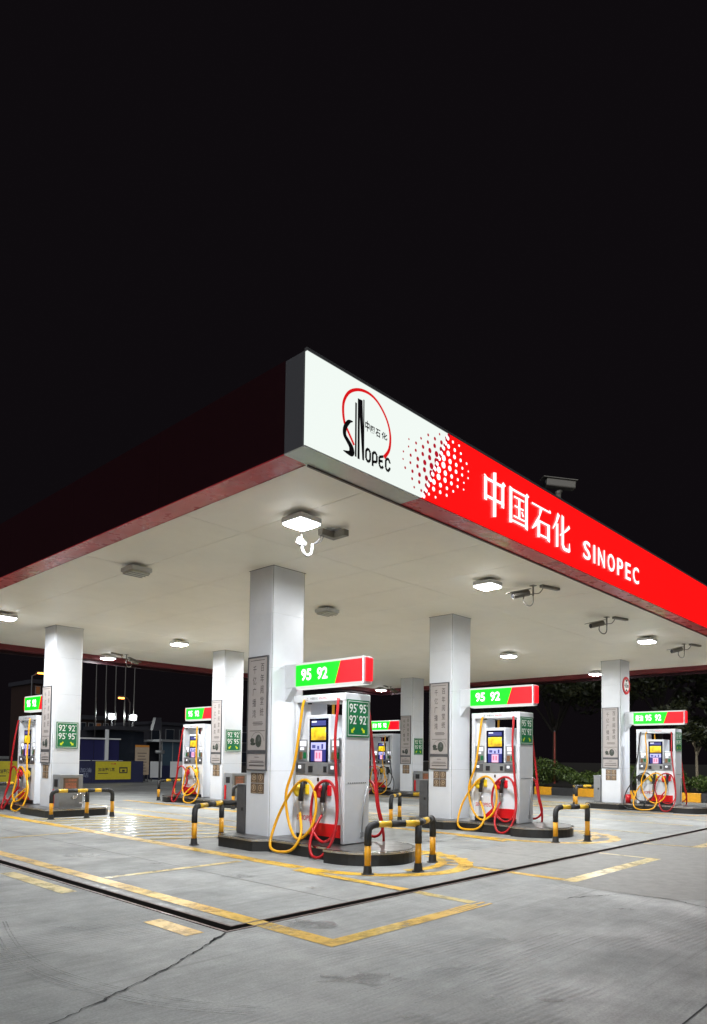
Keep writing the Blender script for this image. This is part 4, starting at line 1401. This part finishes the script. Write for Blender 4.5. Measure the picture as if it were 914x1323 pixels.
# corner camera behind the corner lamp, with bright white looped conduit
cc = empty('security_camera', (-1.05, -1.98, HC))
pts = smooth_path([(-0.12, -0.03, -0.33), (-0.10, -0.03, -0.40), (-0.03, -0.03, -0.45), (0.05, -0.03, -0.42), (0.085, -0.03, -0.33), (0.085, -0.03, -0.26)], 6)
MB().tube(pts, 0.02, 10).build('conduit_hook', M_CWHITE, cc, smooth=True)
MB().tube([(-0.20, -0.02, -0.26), (-0.07, -0.03, -0.31)], [0.05, 0.058], 12).build('camera_body', M_CWHITE, cc, smooth=True)
MB().tube([(-0.12, -0.02, -0.25), (-0.12, -0.02, -0.001)], 0.016, 8).build('drop_rod', M_CAMB, cc, smooth=True)
MB().box(0.12, 0.44, -0.20, -0.11, -0.14, -0.05).build('bracket_arm', M_CAMB, cc)
MB().box(0.35, 0.44, -0.42, -0.205, -0.14, -0.05).build('bracket_arm', M_CAMB, cc)
MB().tube([(0.45, -0.12, -0.001), (0.45, -0.12, -0.02)], 0.17, 20).build('ceiling_plate', M_LAMPH, cc)
MB().tube([(0.40, -0.15, -0.02), (0.40, -0.15, -0.06)], 0.03, 8).build('bracket_rod', M_CAMB, cc)
for q in (0.0, 0.05):
    MB().tube(smooth_path([(0.15 + q, -0.15, -0.13), (0.12 + q, -0.12, -0.22), (0.085, -0.03, -0.27)], 5), 0.006, 6).build('cable', M_DGREY, cc)
tag(cc, 'white security camera with looped conduit beside the corner lamp', 'camera', 'security cameras under the canopy')

rc = empty('roof_camera', (2.68, -4.02, ZT - 0.10))
MB().tube([(0, 0, 0), (0, 0, 0.42)], [0.05, 0.045], 12).build('post', M_CAMB, rc, smooth=True)
MB().tube([(-0.04, 0, 0.40), (0.08, 0, 0.47)], 0.04, 10).build('pan_head', M_CAMB, rc, smooth=True)
b = MB().box(-0.25, 0.25, -0.075, 0.075, -0.065, 0.065).build('camera_body', M_CAMB, rc, 0.02)
b.matrix_local = Matrix.Translation((0.06, 0, 0.58)) @ Matrix.Rotation(R(-42), 4, 'Z') @ Matrix.Rotation(R(4), 4, 'Y')
h_ = MB().box(-0.31, 0.27, -0.09, 0.09, 0.07, 0.082).build('sun_hood', M_CAMB, b)
MB().tube([(-0.252, 0, 0), (-0.27, 0, 0)], 0.055, 14).build('lens', M_BLACK, b)
tag(rc, 'large security camera standing on the roof above the red fascia', 'camera')

# ------------------------------------------------------------------ background on the left: kiosk, banners, boards, lamps
M_NAVY = pmat('navy_hoarding', (0.012, 0.016, 0.06), 0.5, var=0.15)
M_YBAN = pmat('yellow_banner', (0.55, 0.46, 0.02), 0.5, var=0.08)
M_DKBLD = pmat('dark_facade', (0.025, 0.025, 0.033), 0.6, var=0.25, scale=2)
M_ORBLD = pmat('brick_facade', (0.020, 0.007, 0.004), 0.7, var=0.4, scale=3)
M_WIN = pmat('dark_window_glass', (0.02, 0.025, 0.035), 0.1)
M_WBOARD = pmat('white_board', (0.72, 0.73, 0.74), 0.45)
M_POLE = pmat('galvanised_pole', (0.10, 0.095, 0.09), 0.4, 0.6)
E_WARM = emis('dim_lit_window', (1.0, 0.35, 0.10), 0.051)

BY = 26.0
ho = empty('hoarding', (6.5, BY, 0))
for i in range(11):
    MB().box(-10.4 + 1.5 * i, -10.4 + 1.5 * i + 1.49, -0.04, 0.04, 0.05, 1.22).build('board', M_NAVY, ho)
    MB().box(-10.4 + 1.5 * i - 0.03, -10.4 + 1.5 * i + 0.03, 0.045, 0.10, 0, 1.25).build('post', M_DGREY, ho)
MB().box(-10.4, 6.1, -0.06, 0.06, 0.0, 0.045).build('plinth', M_DGREY, ho)
for xx, tx in ((2.45, '加油\n站'), (-5.6, '元/升')):
    put_text('lettering', tx, 0.6, 0.5 if '\n' in tx else 0.22, pmat('pale_print', (0.25, 0.28, 0.38), 0.5), ho, (xx, -0.045, 0.35), *NY)
tag(ho, 'low dark navy hoarding running behind the forecourt', 'hoarding')


def banner(x0, x1, z0, z1, y, label):
    b = empty('banner', (x0, y, z0))
    w, h = x1 - x0, z1 - z0
    MB().box(0, w, -0.02, 0, 0, h).build('sheet', M_YBAN, b)
    put_text('lettering', '加油更优惠', w * 0.46, h * 0.2, M_PRINT, b, (w * 0.07, -0.022, h * 0.45), *NY, offset=0.02)
    put_text('lettering', '优惠', w * 0.15, h * 0.09, M_REDPRINT, b, (w * 0.42, -0.022, h * 0.82), *NY, offset=0.02)
    MB().box(w * 0.07, w * 0.35, -0.022, -0.0205, h * 0.32, h * 0.36).build('small_print', M_PRINT, b)
    pc = MB().box(w * 0.66, w * 0.90, -0.024, -0.0205, h * 0.34, h * 0.68).build('printed_picture', M_PRINT, b)
    MB().box(w * 0.69, w * 0.87, -0.026, -0.0245, h * 0.40, h * 0.60).build('printed_detail', M_YBAN, pc)
    MB().box(w * 0.74, w * 0.82, -0.028, -0.0265, h * 0.42, h * 0.54).build('printed_detail', M_PRINT, pc)
    tag(b, label, 'banner', 'yellow banners on the hoarding')


banner(9.78, 11.82, 0.22, 1.19, BY - 0.05, 'yellow advertising banner on the navy hoarding below the kiosk')
banner(4.75, 6.2, 0.10, 1.18, BY - 0.05, 'yellow advertising banner at the plain stretch of the navy hoarding')

kb = empty('kiosk', (9.6, 28.5, 0))
MB().box(-0.2, 4.6, 0, 3.0, 0.0, 1.2).build('lower_wall', M_DKBLD, kb)
for i in range(4):
    MB().box(-0.2 + 0.78 * i, -0.2 + 0.78 * i + 0.75, 0.05, 0.09, 1.24, 2.4).build('window_pane', pmat('kiosk_glass', (0.03, 0.03, 0.10), 0.1), kb)
MB().box(-0.25, 2.95, -0.03, 0.12, 2.42, 2.50).build('roof_edge', M_WBOARD, kb)
MB().box(-0.25, 3.1, -0.06, 0.10, 1.12, 1.22).build('sill', M_WBOARD, kb)
MB().box(2.0, 2.16, -0.10, 0.04, 1.23, 3.0).build('post', M_WBOARD, kb)
MB().box(2.1, 4.7, -0.4, 3.0, 3.0, 3.22).build('awning', M_DKBLD, kb)
MB().box(2.3, 4.5, 0.10, 0.15, 1.24, 2.95).build('window_pane', M_WIN, kb)
MB().box(-0.2, 4.6, 2.8, 3.0, 1.2, 3.0).build('back_wall', M_DKBLD, kb)
tag(kb, 'dark glazed kiosk with pale sill and awning behind navy hoarding', 'kiosk')

ib = empty('notice_board', (12.55, 26.8, 0))
MB().box(0, 0.86, -0.03, 0.03, 0.42, 2.0).build('board', pmat('tan_board', (0.42, 0.33, 0.24), 0.5, var=0.06), ib)
MB().box(0, 0.86, -0.034, 0.034, 2.001, 2.12).build('header', pmat('orange_header', (0.55, 0.22, 0.03), 0.5), ib)
for s in (0.04, 0.78):
    MB().box(s, s + 0.05, -0.02, 0.02, 0, 0.419).build('leg', M_DGREY, ib)
for q in range(7):
    MB().box(0.12 + 0.03 * (q % 2), 0.70 - 0.05 * (q % 3), -0.034, -0.0305, 0.62 + 0.17 * q, 0.655 + 0.17 * q).build('print_line', M_PRINT, ib)
tag(ib, 'tan notice board with orange header and lines of print', 'notice board')

for i, (x, w, lab) in enumerate(((14.0, 0.75, 'narrow white barrier board next to the tan notice board'), (15.35, 0.80, 'white barrier board beside the dark booth'))):
    b = empty('barrier_board', (x, 27.6, 0))
    MB().box(0, w, -0.03, 0.03, 0.22, 1.18).build('panel', M_WBOARD, b, 0.01)
    for s in (0.06, w - 0.1):
        MB().box(s, s + 0.04, -0.02, 0.02, 0, 0.219).build('leg', M_DGREY, b)
    tag(b, lab, 'barrier board', 'white boards by the road')

tp = empty('traffic_pole', (14.25, 27.0, 0))
MB().tube([(0, 0, 0), (0, 0, 3.6)], 0.06, 10).build('pole', M_DGREY, tp, smooth=True)
MB().prism_axis([(-0.6, 3.0), (-0.05, 3.0), (-0.05, 3.75), (-0.4, 3.75)], -0.15, 0.15, 'y').build('dark_cabinet', M_DKBLD, tp)
MB().tube([(-0.3, -0.02, 1.75), (0.25, -0.02, 1.75)], 0.1, 10).build('lamp_head', M_GREY, tp, smooth=True)
tag(tp, 'dark roadside pole carrying a cabinet beside the white boards', 'pole')

bo = empty('booth', (15.9, 29.5, 0))
MB().box(0, 2.3, 0, 2.0, 0.0, 0.9).build('lower_wall', M_NAVY, bo)
MB().box(0.06, 2.24, 1.9, 2.0, 0.9, 2.4).build('back_wall', M_DKBLD, bo)
for q in range(4):
    MB().box(0.0 + 0.75 * q, 0.05 + 0.75 * q, -0.01, 0.06, 0.901, 2.4).build('mullion', M_GREY, bo)
    if q < 3:
        MB().box(0.052 + 0.75 * q, 0.748 + 0.75 * q, 0.01, 0.03, 0.901, 2.4).build('window_pane', pmat('booth_glass', (0.05, 0.08, 0.11), 0.12), bo)
MB().box(-0.15, 2.45, -0.2, 2.2, 2.401, 2.55).build('roof', M_GREY, bo)
tag(bo, 'small dark glazed guard booth behind the white boards', 'booth')

for i in range(5):
    x = 11.6 + 0.62 * i
    fp = empty('flagpole', (x + 0.1, 30.0, 0))
    MB().tube([(0, 0, 0.2), (0, 0, 9.5)], [0.045, 0.03], 8).build('pole', M_POLE, fp, smooth=True)
    MB().tube([(0, 0, 0), (0, 0, 0.2)], 0.14, 12).build('base', M_GREY, fp)
    MB().tube([(0, 0, 9.5), (0, 0, 9.54), (0, 0, 9.62), (0, 0, 9.66)], [0.02, 0.06, 0.06, 0.01], 10).build('finial', M_POLE, fp)
    tag(fp, 'slender bare flagpole in a row behind the kiosk', 'flagpole', 'flagpoles behind the kiosk')

E_FLOOD = emis('floodlight_lens', (0.95, 1.0, 0.98), 260.0)
for x, lab in ((13.05, 'floodlight burning white above the kiosk roof'), (14.45, 'floodlight burning white above the kiosk awning end')):
    fl = empty('floodlight', (x, 30.6, 3.0))
    MB().tube([(0, 0, -3.0), (0, 0, 0.72)], 0.04, 8).build('pole', M_DGREY, fl)
    MB().box(-0.28, 0.28, -0.05, 0.12, 0.67, 1.09).build('housing', M_DGREY, fl)
    MB().tube([(0, -0.051, 0.88), (0, -0.10, 0.88)], 0.14, 20).build('lens', E_FLOOD, fl)
    tag(fl, lab, 'floodlight', 'floodlights behind the kiosk')

E_SOD = emis('sodium_lamp_lens', (1.0, 0.24, 0.03), 9.0)
sl = empty('street_lamp', (16.4, 34.5, 0))
MB().tube([(0, 0, 0), (0, 0, 5.1), (-0.25, -0.1, 5.4), (-0.7, -0.3, 5.45)], [0.07, 0.05, 0.04, 0.03], 8).build('pole', M_DGREY, sl, smooth=True)
MB().box(-1.05, -0.6, -0.45, -0.2, 5.40, 5.50).build('head', M_DGREY, sl, 0.02)
MB().box(-1.0, -0.65, -0.42, -0.23, 5.32, 5.399).build('lens', E_SOD, sl)
tag(sl, 'orange street lamp beyond the flagpoles', 'street lamp')


def far_building(x, y, w, dpt, h, floors, bays, mat, label, litset):
    b = empty('far_building', (x, y, 0))
    MB().box(0, w, 0, dpt, 0, h).build('wall', mat, b)
    MB().box(-0.2, w + 0.2, -0.2, dpt + 0.2, h + 0.001, h + 0.35).build('roof', M_DKBLD, b)
    for i in range(bays):
        for j in range(floors):
            x0 = w * (i + 0.22) / bays
            z0 = h * (j + 0.3) / floors
            mt = E_WARM if (i, j) in litset else M_WIN
            f = MB().box(x0 - 0.05, x0 + w * 0.56 / bays + 0.05, -0.05, -0.001, z0 - 0.05, z0 + h * 0.5 / floors + 0.05).build('window', M_GREY, b)
            MB().box(x0, x0 + w * 0.56 / bays, -0.055, -0.0505, z0, z0 + h * 0.5 / floors).build('pane', mt, f)
    tag(b, label, 'building')


far_building(18.3, 46, 2.6, 5, 4.4, 3, 4, M_ORBLD, 'low brick building lit orange beyond the kiosk', {(1, 1), (3, 1), (2, 2)})
far_building(17.0, 52, 1.9, 5, 7.6, 6, 3, M_ORBLD, 'taller brick building lit orange behind the navy hoarding', {(0, 5), (1, 5), (0, 4), (1, 4)})
far_building(34, 62, 22, 8, 5.0, 2, 12, M_DKBLD, 'long dark low building far behind the guard booth', set())
sl2 = empty('street_lamp', (15.6, 49.0, 0))
MB().tube([(0, 0, 0), (0, 0, 7.9), (0.4, -0.2, 8.2)], [0.08, 0.06, 0.04], 8).build('pole', M_DGREY, sl2, smooth=True)
MB().box(0.3, 0.9, -0.4, -0.1, 8.2, 8.3).build('head', M_DGREY, sl2)
MB().box(0.35, 0.85, -0.37, -0.13, 8.12, 8.199).build('lens', E_SOD, sl2)
tag(sl2, 'orange street lamp in front of the taller brick building', 'street lamp')

# parked car and dark wall behind the hoarding
M_CARP = pmat('dark_blue_car_paint', (0.012, 0.016, 0.035), 0.25, coat=0.6)
ca = empty('parked_car', (4.6, 29.2, 0))
prof = [(-2.1, 0.35), (2.1, 0.35), (2.15, 0.75), (2.0, 0.95), (1.1, 1.05), (0.55, 1.5), (-1.0, 1.55), (-1.75, 1.1), (-2.12, 1.0), (-2.18, 0.6)]
MB().prism_axis(prof, -0.85, 0.85, 'y').build('body', M_CARP, ca, 0.05)
MB().prism_axis([(-1.45, 1.12), (0.75, 1.10), (0.45, 1.42), (-0.95, 1.46)], -0.865, -0.852, 'y').build('side_window', M_WIN, ca)
MB().prism_axis([(-1.45, 1.12), (0.75, 1.10), (0.45, 1.42), (-0.95, 1.46)], 0.852, 0.865, 'y').build('side_window', M_WIN, ca)
for xw in (-1.35, 1.35):
    for yw in (-0.87, 0.67):
        w_ = MB().tube([(xw, yw, 0.32), (xw, yw + 0.2, 0.32)], 0.32, 20).build('wheel', M_RUB, ca, smooth=False)
        MB().tube([(xw, yw - 0.006, 0.32), (xw, yw + 0.206, 0.32)], 0.2, 16).build('rim', M_GREY, w_)
for yl in (-0.6, 0.6):
    MB().box(2.10, 2.16, yl - 0.18, yl + 0.18, 0.68, 0.80).build('headlight', M_LGREY, ca, 0.01)
tag(ca, 'dark blue car parked behind the navy hoarding', 'car')
bw = empty('boundary_wall', (0.5, 34, 0))
for q in range(5):
    MB().box(-6 + 2.6 * q, -6 + 2.6 * q + 2.58, 0, 0.2, 0, 2.35).build('wall_panel', M_DKBLD, bw)
MB().box(-6.05, 7.05, -0.04, 0.24, 2.351, 2.45).build('coping', M_DGREY, bw)
tag(bw, 'plain dark wall with flat coping behind the parked car', 'wall')

# ------------------------------------------------------------------ right: striped kerb, hedge, trees
M_SOIL = pmat('planting_soil', (0.022, 0.018, 0.013), 0.95, var=0.3)
ks = empty('striped_kerb', (21.2, 0, 0))
yk = -9.0
i = 0
while yk < 14:
    L_ = 0.85 if i % 2 == 0 else 1.25
    MB().box(0, 0.22, yk, yk + L_ - 0.015, 0, 0.36).build('kerb_stone', M_YPIPE if i % 2 == 0 else M_RUB, ks, 0.015)
    yk += L_
    i += 1
tag(ks, 'high yellow and black striped kerb in front of the hedge', 'kerb')
so = MB().box(21.43, 298, -120, 140, 0.002, 0.30).build('planting_bed', M_SOIL)
so['kind'] = 'structure'


def leaf_mat(name, c0, c1):
    m = bpy.data.materials.new(name)
    m.use_nodes = True
    N, L = m.node_tree.nodes, m.node_tree.links
    b = N['Principled BSDF']
    oi = N.new('ShaderNodeNewGeometry')
    r = N.new('ShaderNodeValToRGB')
    r.color_ramp.elements[0].color = (*c0, 1)
    r.color_ramp.elements[1].color = (*c1, 1)
    L.new(oi.outputs['Random Per Island'], r.inputs[0])
    L.new(r.outputs[0], b.inputs['Base Color'])
    b.inputs['Roughness'].default_value = 0.5
    return m


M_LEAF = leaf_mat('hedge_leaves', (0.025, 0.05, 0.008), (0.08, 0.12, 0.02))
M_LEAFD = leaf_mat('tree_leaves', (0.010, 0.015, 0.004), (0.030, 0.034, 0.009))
M_BARKD = pmat('dark_bark', (0.016, 0.013, 0.009), 0.9, var=0.3, scale=12, bump=0.4)
M_BARK = pmat('pale_bark', (0.24, 0.20, 0.14), 0.8, var=0.3, scale=15, bump=0.4)


def leaves(m, c, rx, ry, rz, n, size, r_):
    for _ in range(n):
        while True:
            p = Vector((r_.uniform(-1, 1), r_.uniform(-1, 1), r_.uniform(-1, 1)))
            if 0.15 < p.length < 1:
                break
        p = p.normalized() * (p.length ** 0.5)
        q = Vector((c[0] + p.x * rx, c[1] + p.y * ry, c[2] + p.z * rz))
        a = Vector((r_.gauss(0, 1), r_.gauss(0, 1), r_.gauss(0, 0.7))).normalized()
        b = a.cross(Vector((r_.gauss(0, 1), r_.gauss(0, 1), r_.gauss(0, 1)))).normalized()
        s = size * r_.uniform(0.6, 1.3)
        m.quad(tuple(q - a * s), tuple(q - b * s * 0.4), tuple(q + a * s), tuple(q + b * s * 0.4))


def make_bush(x, y, rx, ry, h, n, label, seed):
    r_ = random.Random(seed)
    root = empty('hedge_bush', (x, y, 0.3))
    m = MB()
    for _ in range(9):
        c = (r_.uniform(-.55, .55) * rx, r_.uniform(-.6, .6) * ry, h * r_.uniform(0.3, 0.72))
        leaves(m, c, rx * r_.uniform(.4, .6), ry * r_.uniform(.35, .55), h * r_.uniform(.24, .34), n // 9, 0.075, r_)
    m.build('foliage', M_LEAF, root)
    t = MB()
    for _ in range(5):
        t.tube([(r_.uniform(-.1, .1), r_.uniform(-.1, .1), 0), (r_.uniform(-.4, .4) * rx, r_.uniform(-.4, .4) * ry, h * 0.6)], [0.03, 0.012], 5)
    t.build('stem', M_BARK, root)
    tag(root, label, 'bush', 'bushes behind the striped kerb')


bl = 'leafy green bush in the bed behind the striped kerb'
for i, (x, y, rx, ry, h) in enumerate(((22.6, 7.2, 1.0, 1.4, 1.45), (23.0, 9.6, 1.1, 1.5, 1.5), (22.4, 5.1, 0.8, 1.1, 1.0), (22.6, 3.3, 0.9, 1.2, 1.25), (22.5, 1.4, 0.9, 1.1, 1.1), (22.6, -0.5, 0.9, 1.1, 0.75), (22.6, -2.4, 0.9, 1.1, 0.8), (23.2, 11.8, 1.1, 1.5, 1.4))):
    make_bush(x, y, rx, ry, h, 2600, bl, 40 + i)


def make_tree(x, y, hgt, tr, crown, n, label, seed, leafm=M_LEAFD, size=0.16, fork=False):
    r_ = random.Random(seed)
    root = empty('roadside_tree', (x, y, 0.3))
    t = MB()
    top = hgt * 0.45
    t.tube(smooth_path([(0, 0, 0), (r_.uniform(-.1, .1), r_.uniform(-.1, .1), top * .5), (0.05, 0.05, top)], 4), [tr * (1 - 0.045 * k) for k in range(9)], 8)
    tips = []
    for k in range(8):
        a = 2 * math.pi * k / 8 + r_.uniform(-.3, .3)
        L_ = crown * r_.uniform(.5, .85)
        s0 = Vector((0.05, 0.05, top * r_.uniform(.7, 1)))
        s2 = Vector((math.cos(a) * L_, math.sin(a) * L_, top + (hgt - top) * r_.uniform(.2, .85)))
        s1 = s0.lerp(s2, .5) + Vector((0, 0, .3))
        t.tube(smooth_path([s0, s1, s2], 3), [tr * .5 * (1 - 0.11 * q) for q in range(7)], 6)
        tips.append(s2)
    t.build('trunk', M_BARK if fork else M_BARKD, root, smooth=True)
    m = MB()
    for s2 in tips:
        for _ in range(4):
            c = s2 + Vector((r_.gauss(0, .4), r_.gauss(0, .4), r_.gauss(0, .35))) * crown * .45
            leaves(m, c, crown * r_.uniform(.2, .36), crown * r_.uniform(.2, .36), crown * r_.uniform(.15, .26), n // 32, size, r_)
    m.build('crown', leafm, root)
    tag(root, label, 'tree', 'trees behind the hedge')


make_tree(24.6, 0.55, 4.2, 0.075, 1.5, 2600, 'young tree with pale forked trunk behind the hedge', 3, fork=True)
for i, (x, y, h_, c_) in enumerate(((29, 9.5, 8, 2.8), (30, 4.0, 9, 3.2), (29, -1.5, 8.5, 3.0), (31, 15, 8.5, 3.0), (30, -6, 8, 3.0), (34, 0.5, 10, 3.5), (35, 8, 10, 3.5))):
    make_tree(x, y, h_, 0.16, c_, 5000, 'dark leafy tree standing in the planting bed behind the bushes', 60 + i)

rp = empty('marker_post', (27.0, 8.5, 0.3))
MB().tube([(0, 0, 0), (0, 0, 2.8)], 0.05, 8).build('pole', pmat('dull_red_post', (0.30, 0.06, 0.04), 0.5), rp)
MB().tube([(0, 0, 2.8), (0, 0, 2.88)], [0.06, 0.02], 8).build('cap', M_DGREY, rp)
tag(rp, 'thin dull red post standing among the trees', 'post')
